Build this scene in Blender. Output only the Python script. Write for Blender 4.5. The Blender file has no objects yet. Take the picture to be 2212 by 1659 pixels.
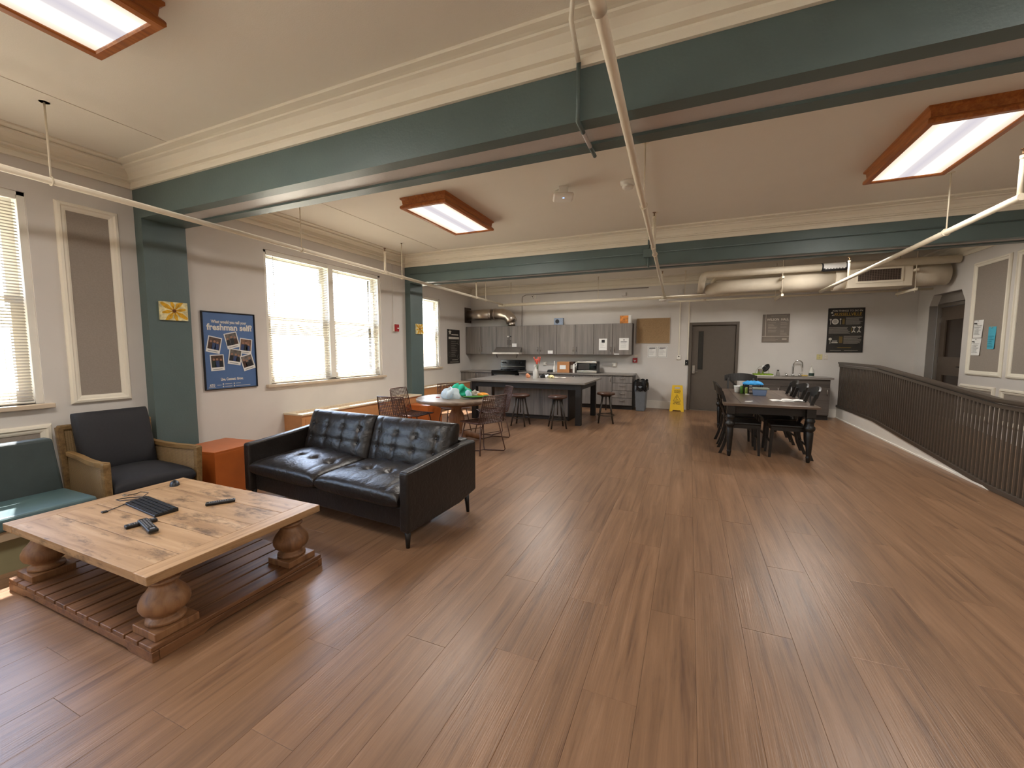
import bpy, bmesh, math, random
from mathutils import Matrix, Vector
random.seed(7)
PI = math.pi
SC = bpy.context.scene
COL = SC.collection

# ------------------------------------------------------------------ camera, sky, sun, exposure
cam_d = bpy.data.cameras.new('camera')
cam = bpy.data.objects.new('camera', cam_d); COL.objects.link(cam)
cam.location = (0, 0, 1.5)
cam.rotation_euler = (PI/2 - math.atan(75.5/893), 0, math.atan(384/896.2))
cam_d.sensor_fit = 'HORIZONTAL'; cam_d.sensor_width = 36.0
cam_d.lens = 36.0*893/2212
cam_d.clip_start = 0.02; cam_d.clip_end = 300
SC.camera = cam

world = bpy.data.worlds.new('sky'); SC.world = world; world.use_nodes = True
wn = world.node_tree; bgn = wn.nodes['Background']
sky = wn.nodes.new('ShaderNodeTexSky'); sky.sky_type = 'NISHITA'; sky.sun_disc = False
sky.sun_elevation = math.radians(59); sky.air_density = 1.2; sky.dust_density = 3.0
wn.links.new(sky.outputs['Color'], bgn.inputs['Color'])
bgn.inputs['Strength'].default_value = 1.5

sun_d = bpy.data.lights.new('sun', 'SUN'); sun_d.energy = 48.0; sun_d.angle = math.radians(0.6)
sun_d.color = (1.0, 0.97, 0.93)
sun = bpy.data.objects.new('sun', sun_d); COL.objects.link(sun)
sun.location = (-30, 10, 50)
sun.rotation_euler = Vector((1.0, -0.35, -1.75)).to_track_quat('-Z', 'Y').to_euler()

SC.view_settings.view_transform = 'Standard'; SC.view_settings.look = 'None'
SC.view_settings.gamma = 1.0; SC.view_settings.use_curve_mapping = False
SC.view_settings.exposure = 0.95

# ------------------------------------------------------------------ helpers: materials
def lin(c):
    if isinstance(c, str):
        c = tuple(int(c[i:i+2], 16)/255 for i in (0, 2, 4))
    return tuple(((v+0.055)/1.055)**2.4 if v > 0.04045 else v/12.92 for v in c) + (1.0,)

MATS = {}
def mat(name, color, rough=0.6, metal=0.0, var=0.06, nscale=12.0, bump=0.0, bscale=200.0, emit=None, estr=0.0,
        alpha=None, spec=None, coat=0.0, coords='Object', stretch=(1, 1, 1), trans=0.0):
    if name in MATS: return MATS[name]
    m = bpy.data.materials.new(name); m.use_nodes = True
    nt = m.node_tree; N = nt.nodes; L = nt.links; p = N['Principled BSDF']
    c = lin(color)
    tc = N.new('ShaderNodeTexCoord'); mp = N.new('ShaderNodeMapping'); mp.inputs['Scale'].default_value = stretch
    L.new(tc.outputs[coords], mp.inputs['Vector'])
    if var > 0:
        nz = N.new('ShaderNodeTexNoise'); nz.inputs['Scale'].default_value = nscale; nz.inputs['Detail'].default_value = 3
        L.new(mp.outputs['Vector'], nz.inputs['Vector'])
        r = N.new('ShaderNodeValToRGB')
        r.color_ramp.elements[0].position = 0.3; r.color_ramp.elements[1].position = 0.7
        r.color_ramp.elements[0].color = tuple(max(0, v*(1-var)) for v in c[:3]) + (1,)
        r.color_ramp.elements[1].color = tuple(min(1, v*(1+var)) for v in c[:3]) + (1,)
        L.new(nz.outputs['Fac'], r.inputs['Fac']); L.new(r.outputs['Color'], p.inputs['Base Color'])
    else:
        p.inputs['Base Color'].default_value = c
    p.inputs['Roughness'].default_value = rough; p.inputs['Metallic'].default_value = metal
    if spec is not None: p.inputs['Specular IOR Level'].default_value = spec
    if coat: p.inputs['Coat Weight'].default_value = coat; p.inputs['Coat Roughness'].default_value = 0.15
    if alpha is not None: p.inputs['Alpha'].default_value = alpha
    if trans: p.inputs['Transmission Weight'].default_value = trans
    if bump > 0:
        nb = N.new('ShaderNodeTexNoise'); nb.inputs['Scale'].default_value = bscale; nb.inputs['Detail'].default_value = 4
        L.new(mp.outputs['Vector'], nb.inputs['Vector'])
        b = N.new('ShaderNodeBump'); b.inputs['Strength'].default_value = bump; b.inputs['Distance'].default_value = 0.01
        L.new(nb.outputs['Fac'], b.inputs['Height']); L.new(b.outputs['Normal'], p.inputs['Normal'])
    if emit is not None:
        p.inputs['Emission Color'].default_value = lin(emit); p.inputs['Emission Strength'].default_value = estr
    MATS[name] = m; return m

def wood(name, cols, rough=0.5, axis='Y', grain=1.0, bump=0.08, rnd='object', knots=0.0, coat=0.0, spec=None):
    """wood grain stretched along an object axis; each piece gets its own offset and tone"""
    if name in MATS: return MATS[name]
    m = bpy.data.materials.new(name); m.use_nodes = True
    nt = m.node_tree; N = nt.nodes; L = nt.links; p = N['Principled BSDF']
    tc = N.new('ShaderNodeTexCoord')
    if rnd == 'object':
        ri = N.new('ShaderNodeObjectInfo'); rout = ri.outputs['Random']
    else:
        ri = N.new('ShaderNodeNewGeometry'); rout = ri.outputs['Random Per Island']
    sc = {'X': (1.2, 22, 22), 'Y': (22, 1.2, 22), 'Z': (22, 22, 1.2)}[axis]
    mp = N.new('ShaderNodeMapping'); mp.inputs['Scale'].default_value = tuple(v*grain for v in sc)
    comb = N.new('ShaderNodeCombineXYZ'); mul = N.new('ShaderNodeMath'); mul.operation = 'MULTIPLY'; mul.inputs[1].default_value = 37.0
    L.new(rout, mul.inputs[0])
    for i in range(3): L.new(mul.outputs[0], comb.inputs[i])
    L.new(tc.outputs['Object'], mp.inputs['Vector']); L.new(comb.outputs[0], mp.inputs['Location'])
    n1 = N.new('ShaderNodeTexNoise'); n1.inputs['Scale'].default_value = 1.0; n1.inputs['Detail'].default_value = 6; n1.inputs['Roughness'].default_value = 0.62
    n1.inputs['Distortion'].default_value = 0.6
    L.new(mp.outputs['Vector'], n1.inputs['Vector'])
    r = N.new('ShaderNodeValToRGB'); els = r.color_ramp.elements
    els[0].position = 0.28; els[0].color = lin(cols[0]); els[1].position = 0.72; els[1].color = lin(cols[-1])
    for i, c in enumerate(cols[1:-1]):
        e = els.new(0.28 + 0.44*(i+1)/(len(cols)-1)); e.color = lin(c)
    L.new(n1.outputs['Fac'], r.inputs['Fac'])
    hsv = N.new('ShaderNodeHueSaturation')
    mr = N.new('ShaderNodeMapRange'); mr.inputs['To Min'].default_value = 0.92; mr.inputs['To Max'].default_value = 1.08
    L.new(rout, mr.inputs['Value']); L.new(mr.outputs[0], hsv.inputs['Value'])
    L.new(r.outputs['Color'], hsv.inputs['Color'])
    col = hsv.outputs['Color']
    if knots > 0:
        mk = N.new('ShaderNodeMapping'); ks = {'X': (2.2, 6, 6), 'Y': (6, 2.2, 6), 'Z': (6, 6, 2.2)}[axis]; mk.inputs['Scale'].default_value = ks
        L.new(tc.outputs['Object'], mk.inputs['Vector']); L.new(comb.outputs[0], mk.inputs['Location'])
        nk = N.new('ShaderNodeTexNoise'); nk.inputs['Scale'].default_value = 1.6; nk.inputs['Detail'].default_value = 5; nk.inputs['Roughness'].default_value = .7
        L.new(mk.outputs[0], nk.inputs['Vector'])
        rk = N.new('ShaderNodeValToRGB'); rk.color_ramp.elements[0].position = 0.53; rk.color_ramp.elements[0].color = (0, 0, 0, 1)
        rk.color_ramp.elements[1].position = 0.66; rk.color_ramp.elements[1].color = (knots, knots, knots, 1)
        L.new(nk.outputs['Fac'], rk.inputs['Fac'])
        mx = N.new('ShaderNodeMix'); mx.data_type = 'RGBA'; mx.inputs['B'].default_value = tuple(v*0.35 for v in lin(cols[0])[:3]) + (1,)
        L.new(rk.outputs['Color'], mx.inputs['Factor']); L.new(col, mx.inputs['A']); col = mx.outputs['Result']
    L.new(col, p.inputs['Base Color'])
    p.inputs['Roughness'].default_value = rough
    if spec is not None: p.inputs['Specular IOR Level'].default_value = spec
    if coat: p.inputs['Coat Weight'].default_value = coat; p.inputs['Coat Roughness'].default_value = 0.2
    if bump > 0:
        mb_ = N.new('ShaderNodeMapping'); bs = {'X': (4, 160, 160), 'Y': (160, 4, 160), 'Z': (160, 160, 4)}[axis]; mb_.inputs['Scale'].default_value = bs
        L.new(tc.outputs['Object'], mb_.inputs['Vector']); L.new(comb.outputs[0], mb_.inputs['Location'])
        nb = N.new('ShaderNodeTexNoise'); nb.inputs['Scale'].default_value = 1.0; nb.inputs['Detail'].default_value = 2
        L.new(mb_.outputs[0], nb.inputs['Vector'])
        b = N.new('ShaderNodeBump'); b.inputs['Strength'].default_value = bump; b.inputs['Distance'].default_value = 0.004
        L.new(nb.outputs['Fac'], b.inputs['Height']); L.new(b.outputs['Normal'], p.inputs['Normal'])
    MATS[name] = m; return m

def glass_mat(name, tint=(1, 1, 1), refl=0.06, opacity=0.0):
    if name in MATS: return MATS[name]
    m = bpy.data.materials.new(name); m.use_nodes = True
    nt = m.node_tree; N = nt.nodes; L = nt.links; N.remove(N['Principled BSDF'])
    t = N.new('ShaderNodeBsdfTransparent'); t.inputs['Color'].default_value = tint + (1,)
    g = N.new('ShaderNodeBsdfGlossy'); g.inputs['Roughness'].default_value = 0.05
    mx = N.new('ShaderNodeMixShader'); fr = N.new('ShaderNodeLayerWeight'); fr.inputs['Blend'].default_value = 0.25
    ml = N.new('ShaderNodeMath'); ml.operation = 'MULTIPLY'; ml.inputs[1].default_value = refl*6
    L.new(fr.outputs['Fresnel'], ml.inputs[0]); L.new(ml.outputs[0], mx.inputs['Fac'])
    L.new(t.outputs[0], mx.inputs[1]); L.new(g.outputs[0], mx.inputs[2])
    L.new(mx.outputs[0], N['Material Output'].inputs['Surface'])
    MATS[name] = m; return m

def sheet_mat(name, color, transl=0.4):
    """thin plastic that lets part of the light through (blind slats, bags, bottles)"""
    if name in MATS: return MATS[name]
    m = bpy.data.materials.new(name); m.use_nodes = True
    nt = m.node_tree; N = nt.nodes; L = nt.links; N.remove(N['Principled BSDF'])
    nz = N.new('ShaderNodeTexNoise'); nz.inputs['Scale'].default_value = 30
    r = N.new('ShaderNodeValToRGB'); c = lin(color)
    r.color_ramp.elements[0].color = tuple(v*0.95 for v in c[:3]) + (1,); r.color_ramp.elements[1].color = c
    L.new(nz.outputs['Fac'], r.inputs['Fac'])
    d = N.new('ShaderNodeBsdfDiffuse'); t = N.new('ShaderNodeBsdfTranslucent'); mx = N.new('ShaderNodeMixShader')
    mx.inputs['Fac'].default_value = transl
    L.new(r.outputs['Color'], d.inputs['Color']); L.new(r.outputs['Color'], t.inputs['Color'])
    L.new(d.outputs[0], mx.inputs[1]); L.new(t.outputs[0], mx.inputs[2]); L.new(mx.outputs[0], N['Material Output'].inputs['Surface'])
    MATS[name] = m; return m

# ------------------------------------------------------------------ helpers: meshes
class MB:
    def __init__(s): s.v = []; s.f = []; s.sm = []; s.mi = []; s.cur = 0
    def add(s, vs, fs, smooth=False):
        o = len(s.v); s.v += [tuple(v) for v in vs]
        for f in fs: s.f.append(tuple(i+o for i in f)); s.sm.append(smooth); s.mi.append(s.cur)
        return s
    def box(s, x0, x1, y0, y1, z0, z1):
        return s.add([(x0,y0,z0),(x1,y0,z0),(x1,y1,z0),(x0,y1,z0),(x0,y0,z1),(x1,y0,z1),(x1,y1,z1),(x0,y1,z1)],
                     [(3,2,1,0),(4,5,6,7),(0,1,5,4),(1,2,6,5),(2,3,7,6),(3,0,4,7)])
    def cbox(s, c, sz, M=None):
        hx, hy, hz = sz[0]/2, sz[1]/2, sz[2]/2
        vs = [Vector((x,y,z)) for z in (-hz,hz) for x,y in ((-hx,-hy),(hx,-hy),(hx,hy),(-hx,hy))]
        if M is not None: vs = [M @ v for v in vs]
        return s.add([v+Vector(c) for v in vs], [(3,2,1,0),(4,5,6,7),(0,1,5,4),(1,2,6,5),(2,3,7,6),(3,0,4,7)])
    def hexa(s, vs):   # eight corners: bottom four ccw, top four ccw
        return s.add(vs, [(3,2,1,0),(4,5,6,7),(0,1,5,4),(1,2,6,5),(2,3,7,6),(3,0,4,7)])
    def bar(s, p0, p1, w, h, up=(0,0,1)):   # rectangular bar between two points
        p0, p1 = Vector(p0), Vector(p1); d = (p1-p0).normalized(); u = Vector(up)
        if abs(d.dot(u)) > 0.99: u = Vector((0,1,0))
        r = d.cross(u).normalized(); u = r.cross(d)
        vs = [p + r*a*w/2 + u*b*h/2 for p in (p0, p1) for a, b in ((-1,-1),(1,-1),(1,1),(-1,1))]
        return s.add(vs, [(3,2,1,0),(4,5,6,7),(0,1,5,4),(1,2,6,5),(2,3,7,6),(3,0,4,7)])
    def cyl(s, p0, p1, r0, r1=None, n=14, caps=True, smooth=True):
        r1 = r0 if r1 is None else r1
        return s.tube([p0, p1], [r0, r1], n, caps=caps, smooth=smooth)
    def tube(s, pts, r, n=8, caps=True, closed=False, smooth=True):
        pts = [Vector(p) for p in pts]; m = len(pts)
        rs = r if isinstance(r, (list, tuple)) else [r]*m
        up = None; rings = []
        for i, p in enumerate(pts):
            if closed: d = pts[(i+1) % m] - pts[i-1]
            else: d = pts[min(i+1, m-1)] - pts[max(i-1, 0)]
            d.normalize()
            if up is None:
                a = Vector((0,0,1)) if abs(d.z) < 0.9 else Vector((1,0,0))
                up = (a - d*a.dot(d)).normalized()
            else:
                up = up - d*up.dot(d)
                up = up.normalized() if up.length > 1e-6 else Vector((1,0,0))
            q = d.cross(up)
            rings.append([p + (up*math.cos(2*PI*k/n) + q*math.sin(2*PI*k/n))*rs[i] for k in range(n)])
        vs = [v for rg in rings for v in rg]; fs = []
        last = m if closed else m-1
        for i in range(last):
            a, b = i*n, ((i+1) % m)*n
            for k in range(n): fs.append((a+k, a+(k+1) % n, b+(k+1) % n, b+k))
        s.add(vs, fs, smooth)
        if caps and not closed:
            o = len(s.v) - len(vs)
            s.f.append(tuple(o+k for k in reversed(range(n)))); s.sm.append(False); s.mi.append(s.cur)
            s.f.append(tuple(o+(m-1)*n+k for k in range(n))); s.sm.append(False); s.mi.append(s.cur)
        return s
    def lathe(s, prof, n=24, c=(0,0,0), smooth=True):   # profile of (r, z), bottom to top
        vs = []; m = len(prof)
        for r, z in prof:
            for k in range(n): vs.append((c[0]+r*math.cos(2*PI*k/n), c[1]+r*math.sin(2*PI*k/n), c[2]+z))
        fs = [(i*n+k, i*n+(k+1) % n, (i+1)*n+(k+1) % n, (i+1)*n+k) for i in range(m-1) for k in range(n)]
        s.add(vs, fs, smooth); o = len(s.v)-len(vs)
        if prof[0][0] > 1e-5: s.f.append(tuple(o+k for k in reversed(range(n)))); s.sm.append(False); s.mi.append(s.cur)
        if prof[-1][0] > 1e-5: s.f.append(tuple(o+(m-1)*n+k for k in range(n))); s.sm.append(False); s.mi.append(s.cur)
        return s
    def prism(s, poly, axis, a, b):   # polygon extruded along an axis
        def P(u, v, w): return {'X': (w,u,v), 'Y': (u,w,v), 'Z': (u,v,w)}[axis]
        n = len(poly); vs = [P(u,v,a) for u,v in poly] + [P(u,v,b) for u,v in poly]
        fs = [tuple(range(n)), tuple(reversed(range(n, 2*n)))] + [(i, n+i, n+(i+1) % n, (i+1) % n) for i in range(n)]
        return s.add(vs, fs)
    def sphere(s, c, r, nu=14, nv=9):
        r = r if isinstance(r, (list, tuple)) else (r, r, r)
        vs = [(c[0], c[1], c[2]-r[2])]
        for j in range(1, nv):
            t = -PI/2 + PI*j/nv
            for k in range(nu): vs.append((c[0]+r[0]*math.cos(t)*math.cos(2*PI*k/nu), c[1]+r[1]*math.cos(t)*math.sin(2*PI*k/nu), c[2]+r[2]*math.sin(t)))
        vs.append((c[0], c[1], c[2]+r[2])); fs = []
        for k in range(nu): fs.append((0, 1+(k+1) % nu, 1+k))
        for j in range(nv-2):
            for k in range(nu):
                a = 1+j*nu; fs.append((a+k, a+(k+1) % nu, a+nu+(k+1) % nu, a+nu+k))
        e = len(vs)-1; a = 1+(nv-2)*nu
        for k in range(nu): fs.append((a+k, a+(k+1) % nu, e))
        return s.add(vs, fs, True)
    def grid(s, fn, nu, nv, smooth=True, flip=False):
        vs = [fn(i/nu, j/nv) for j in range(nv+1) for i in range(nu+1)]
        w = nu+1; fs = []
        for j in range(nv):
            for i in range(nu):
                q = (j*w+i, j*w+i+1, (j+1)*w+i+1, (j+1)*w+i)
                fs.append(tuple(reversed(q)) if flip else q)
        return s.add(vs, fs, smooth)
    def cushion(s, w, d, t, dimples=(), nu=48, nv=36, p=9, puff=0.0, seams=(), dd=0.02, dr=0.045, flat=True):
        """pillow-like box in XY with thickness t along Z, centred; dimples at (x,y) on the top side"""
        def prof(u, v): return max(0.0, (1-abs(u)**p)*(1-abs(v)**p))**0.28
        def ex(t_): # cluster samples towards the rim
            a = 2*t_-1; return math.copysign(1-(1-abs(a))**1.8, a)
        for side in (1, -1):
            def fn(i, j):
                u, v = ex(i), ex(j); x, y = u*w/2, v*d/2
                z = t/2*prof(u, v)
                if side > 0:
                    z += puff*(1-u*u)*(1-v*v)*prof(u, v)
                    for (a, b) in dimples:
                        q = ((x-a)**2+(y-b)**2)/(dr*dr); z -= dd*math.exp(-q) + dd*0.6*math.exp(-q*6)
                    for (ax, c, dep) in seams:
                        e = (x-c) if ax == 'x' else (y-c)
                        z -= dep*math.exp(-(e/0.014)**2)*prof(u, v)
                return (x, y, z*side)
            s.grid(fn, nu, nv, True, flip=(side < 0))
        return s
    def xf(s, M):
        s.v = [tuple(M @ Vector(v)) for v in s.v]; return s
    def mesh(s, name='mesh', mats=()):
        me = bpy.data.meshes.new(name); me.from_pydata(s.v, [], s.f)
        me.polygons.foreach_set('use_smooth', s.sm); me.polygons.foreach_set('material_index', s.mi)
        for m in mats: me.materials.append(m)
        me.update()
        return me
    def build(s, name, m, parent=None, loc=(0,0,0), rot=(0,0,0), bevel=0.0, seg=2, weld=False):
        mats = m if isinstance(m, (list, tuple)) else [m]
        me = s.mesh(name, mats)
        if weld:
            bm = bmesh.new(); bm.from_mesh(me); bmesh.ops.remove_doubles(bm, verts=bm.verts, dist=1e-5); bm.to_mesh(me); bm.free()
        o = bpy.data.objects.new(name, me); COL.objects.link(o)
        o.location = loc; o.rotation_euler = rot
        if parent is not None: o.parent = parent
        if bevel > 0:
            md = o.modifiers.new('bevel', 'BEVEL'); md.width = bevel; md.segments = seg; md.limit_method = 'ANGLE'; md.angle_limit = math.radians(50)
            md.harden_normals = False
        return o

def tag(o, label, cat, group=None, kind=None):
    o['label'] = label; o['category'] = cat
    if group: o['group'] = group
    if kind: o['kind'] = kind
    return o
def thing(name, label, cat, loc=(0,0,0), rz=0.0, group=None):
    o = bpy.data.objects.new(name, None); COL.objects.link(o); o.empty_display_size = 0.1
    o.location = loc; o.rotation_euler = (0, 0, rz)
    return tag(o, label, cat, group)
def struct(o, label=None, cat=None):
    o['kind'] = 'structure'
    if label: o['label'] = label
    if cat: o['category'] = cat
    return o
def dup(root, loc, rz, label, group=None):
    r = root.copy(); COL.objects.link(r); r.location = loc; r.rotation_euler = (0, 0, rz); r['label'] = label
    if group: r['group'] = group
    for ch in list(root.children):
        c = ch.copy(); COL.objects.link(c); c.parent = r
        for g in list(ch.children):
            d = g.copy(); COL.objects.link(d); d.parent = c
    return r
def mirror_boxes(mb, lst):
    for b in lst: mb.box(*b)
    return mb

def text(s, size, m, parent, loc, width=None, align='CENTER', bold=0.0, depth=0.0006, name='lettering', sx=1.0):
    """flat print: letters in the local XZ plane facing -Y"""
    cu = bpy.data.curves.new('txt', 'FONT'); cu.body = s; cu.size = size; cu.align_x = align; cu.align_y = 'CENTER'
    cu.extrude = depth; cu.offset = bold; cu.resolution_u = 2; cu.space_line = 1.0
    t = bpy.data.objects.new('txt', cu); COL.objects.link(t)
    dg = bpy.context.evaluated_depsgraph_get(); me = bpy.data.meshes.new_from_object(t.evaluated_get(dg))
    bpy.data.objects.remove(t); bpy.data.curves.remove(cu)
    k = 1.0
    if width and len(me.vertices):
        xs = [v.co.x for v in me.vertices]; k = width/(max(xs)-min(xs))
    for v in me.vertices: v.co = (v.co.x*(k if width else sx), -v.co.z, v.co.y)
    me.materials.clear(); me.materials.append(m)
    o = bpy.data.objects.new(name, me); COL.objects.link(o); o.location = loc
    if parent is not None: o.parent = parent
    return o

# ------------------------------------------------------------------ palette
XL, X3, XR, YB, YN, CZ = -5.14, -6.08, 4.233, 11.05, -4.5, 3.28
M_WALL = mat('wall_paint', 'd3cec8', 0.75, var=0.02, nscale=3, bump=0.05, bscale=350)
M_WALLD = mat('panel_fabric', '968c82', 0.9, var=0.06, nscale=90, bump=0.12, bscale=400)
M_CREAM = mat('cream_paint', 'eae3d3', 0.6, var=0.02, nscale=2, bump=0.03, bscale=120)
M_TEAL = mat('teal_paint', '586968', 0.42, var=0.05, nscale=4, bump=0.12, bscale=60)
M_CEIL = mat('ceiling_paint', 'e8e2d6', 0.8, var=0.015, nscale=2, bump=0.08, bscale=140)
M_SOFF = mat('soffit_paint', 'c2bdba', 0.35, var=0.03, nscale=5, bump=0.14, bscale=60)
M_WHITE = mat('white_paint', 'ece8df', 0.5, var=0.02)
M_BLACK = mat('black_plastic', '141414', 0.4, var=0.1)
M_DKMETAL = mat('dark_metal', '2b2522', 0.4, metal=0.6, var=0.1)
M_CHROME = mat('chrome', 'd8d8d6', 0.15, metal=1.0, var=0.02)
M_STEEL = mat('brushed_steel', 'b9b4ac', 0.32, metal=1.0, var=0.06, nscale=40, stretch=(1, 1, 30))
M_PIPE = mat('pipe_paint', 'e0d5bf', 0.45, var=0.03)
M_PAPER = mat('paper', 'efeeea', 0.8, var=0.02)
M_INK = mat('ink', '2a2a2c', 0.7, var=0.05)
M_DOOR = mat('door_paint', '5d544a', 0.45, var=0.04, nscale=20, bump=0.03)
M_RAIL = mat('railing_paint', '4e443a', 0.4, var=0.08, nscale=20)
FLCOLS = ['644937', '7e5f46', '8a694e', '97755a']
M_FLOOR = wood('floor_plank', FLCOLS, rough=0.34, axis='Y', grain=.95, bump=0.24, knots=0.08, spec=0.47)
M_FLOORI = wood('floor_plank_field', FLCOLS, rough=0.34, axis='Y', grain=.95, bump=0.24, knots=0.08, rnd='island', spec=0.47)

def ring(mb, x0, x1, y0, y1, prof, closed=False, smooth=False):
    """profile of (inset, z) swept round a rectangle with mitred corners"""
    vs = []; m = len(prof)
    for d, z in prof: vs += [(x0+d, y0+d, z), (x1-d, y0+d, z), (x1-d, y1-d, z), (x0+d, y1-d, z)]
    fs = []
    for i in range(m if closed else m-1):
        a, b = i*4, ((i+1) % m)*4
        for k in range(4): fs.append((a+k, b+k, b+(k+1) % 4, a+(k+1) % 4))
    return mb.add(vs, fs, smooth)

# ------------------------------------------------------------------ floor of planks
PW, PL = 0.232, 1.52
fl = MB().box(X3-.25, 5.0, YN-.25, YB+.25, -.12, -.012).build('floor', mat('subfloor', '2a1d15', .9))
struct(fl, 'brown wood plank floor across the whole room', 'floor')
def plank_mesh(L):
    b = MB(); w = PW/2-.0003; h = L/2-.0003; c = .0009
    vs = [(-w,-h,-.012),(w,-h,-.012),(w,h,-.012),(-w,h,-.012),(-w,-h,-c),(w,-h,-c),(w,h,-c),(-w,h,-c),
          (-w+c,-h+c,0),(w-c,-h+c,0),(w-c,h-c,0),(-w+c,h-c,0)]
    fs = [(8,9,10,11)]
    for a in (0, 4):
        for k in range(4): fs.append((a+k, a+(k+1) % 4, a+4+(k+1) % 4, a+4+k))
    b.add(vs, fs); return b
cand = []
i0 = int((X3-.1+2.244)//PW); i1 = int((XR+2.244)//PW)+1
for i in range(i0, i1+1):
    x = -2.244 + (i+.5)*PW
    if x > 3.05 and False: continue
    off = 0.884 if i % 2 else 0.884-PL*0.5 + 0.06*math.sin(i*1.7)
    off += 0.0 if i % 4 in (0, 1) else 0.18*math.sin(i*2.3)
    k0 = int((YN-off)//PL)
    for k in range(k0, k0+13):
        a, b = off+k*PL, off+(k+1)*PL
        if a >= YB: continue
        xl = X3 if a > 6.9 else XL
        if x+PW/2 < xl: continue
        cand.append((x, (a+b)/2))
CW, CR = math.atan(384/896.2), None
def seen_size(x, y):
    fx, fy = -math.sin(CW), math.cos(CW)
    z = x*fx+y*fy; u = x*fy - y*fx
    if z < 0.4 or abs(u/z) > 1.42: return 0
    if x > 3.0 or (y > 7 and x < X3+.2): return 0
    return 1/z**3
cand.sort(key=lambda c: -seen_size(*c))
pm = plank_mesh(PL).mesh('plank', [M_FLOOR])
rest = MB()
for n, (x, y) in enumerate(cand):
    if n < 298 and seen_size(x, y) > 0:
        o = bpy.data.objects.new('plank', pm); COL.objects.link(o); o.location = (x, y, 0); o.parent = fl
    else:
        q = plank_mesh(PL).xf(Matrix.Translation((x, y, 0))); rest.add(q.v, q.f)
ro = rest.build('plank_field', M_FLOORI, fl); ro['kind'] = 'stuff'

# ------------------------------------------------------------------ walls
W2 = (3.78, 6.0, 1.03, 2.80); W1 = (-.55, 1.68, 1.03, 2.80); W3 = (8.28, 9.36, 1.03, 2.80); W0 = (-4.2, -2.1, 1.03, 2.80)
def wall_y(mb, x0, x1, ya, yb, z1, holes):
    y = ya
    for (a, b, c, d) in sorted(holes):
        mb.box(x0, x1, y, a, 0, z1); mb.box(x0, x1, a, b, 0, c); mb.box(x0, x1, a, b, d, z1); y = b
    mb.box(x0, x1, y, yb, 0, z1)
wl = MB(); wall_y(wl, XL-.2, XL, YN, 6.9, CZ, [W0, W1, W2]); wk = MB(); wall_y(wk, X3-.2, X3, 6.9, YB, CZ, [W3]); wl.box(X3-.28, XL-.28, 6.7, 6.9, 0, CZ)
struct(wk.build('wall_left_kitchen', M_WALL), 'warm grey wall beyond the second pilaster, narrow window in it', 'wall')
struct(wl.build('wall_left', M_WALL), 'warm grey window wall on the left side', 'wall')
wb = MB(); wb.box(X3-.28, -.02, YB, YB+.2, 0, CZ); wb.box(1.05, XR+.9, YB, YB+.2, 0, CZ); wb.box(-.02, 1.05, YB, YB+.2, 2.14, CZ)
wb.box(-.02, 1.05, YB+.1, YB+.2, 0, 2.14)
struct(wb.build('wall_back', M_WALL), 'warm grey far wall behind the kitchen', 'wall')
AY0, AY1, AZ = 9.48, 10.62, 2.52
wr = MB(); wr.box(XR, XR+.2, YN, AY0, 0, CZ); wr.box(XR, XR+.2, AY1, YB, 0, CZ); wr.box(XR, XR+.2, AY0, AY1, AZ, CZ)
wr.prism([(AY0, AZ), (AY0+.13, AZ), (AY0, AZ-.2)], 'X', XR, XR+.2); wr.prism([(AY1, AZ), (AY1, AZ-.2), (AY1-.13, AZ)], 'X', XR, XR+.2)
struct(wr.build('wall_right', M_WALL), 'warm grey panelled wall along the ramp', 'wall')
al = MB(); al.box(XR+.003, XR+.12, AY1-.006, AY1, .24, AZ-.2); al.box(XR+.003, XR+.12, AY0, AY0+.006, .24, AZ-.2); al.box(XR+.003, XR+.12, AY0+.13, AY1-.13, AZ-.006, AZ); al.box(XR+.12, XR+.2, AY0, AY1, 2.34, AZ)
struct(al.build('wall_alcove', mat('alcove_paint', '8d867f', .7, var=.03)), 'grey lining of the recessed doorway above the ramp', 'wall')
struct(MB().box(XL-.28, XR+.2, YN-.25, YN, 0, CZ).build('wall_near', M_WALL), 'warm grey wall behind the viewer', 'wall')

# ------------------------------------------------------------------ ceiling, crown, beams, pilasters
cl = MB().box(XL-.2, XR+.9, YN-.25, 6.7, CZ, CZ+.15); cl.box(X3-.28, XR+.9, 6.7, YB+.2, CZ, CZ+.15)
for a, b in ((-1.46, 2.42), (2.82, 6.70)): cl.box(XL, -4.2, a, b, CZ-.004, CZ)
struct(cl.build('ceiling', M_CEIL), 'cream painted ceiling divided by teal beams', 'ceiling')
CROWN = [(0, 3.07), (.022, 3.07), (.022, 3.112), (.012, 3.116), (.016, 3.132), (.045, 3.138), (.05, 3.152), (.038, 3.158), (.05, 3.195),
         (.085, 3.226), (.115, 3.234), (.118, 3.246), (.108, 3.25), (.128, 3.256), (.168, 3.262), (.17, 3.268), (.17, 3.28)]
for n, (xa, ya, yb) in enumerate(((XL, -1.46, 2.42), (XL, 2.82, 6.70), (X3, 7.10, YB), (XL, YN, -1.86))):
    o = ring(MB(), xa, XR, ya, yb, CROWN).build('trim_%d' % (n+1), M_CREAM)
    struct(o, ['cream stepped crown moulding around the nearest ceiling bay', 'cream stepped crown moulding around the middle ceiling bay',
               'cream crown moulding around the kitchen ceiling bay', 'cream crown moulding behind the viewer'][n], 'moulding')
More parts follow.
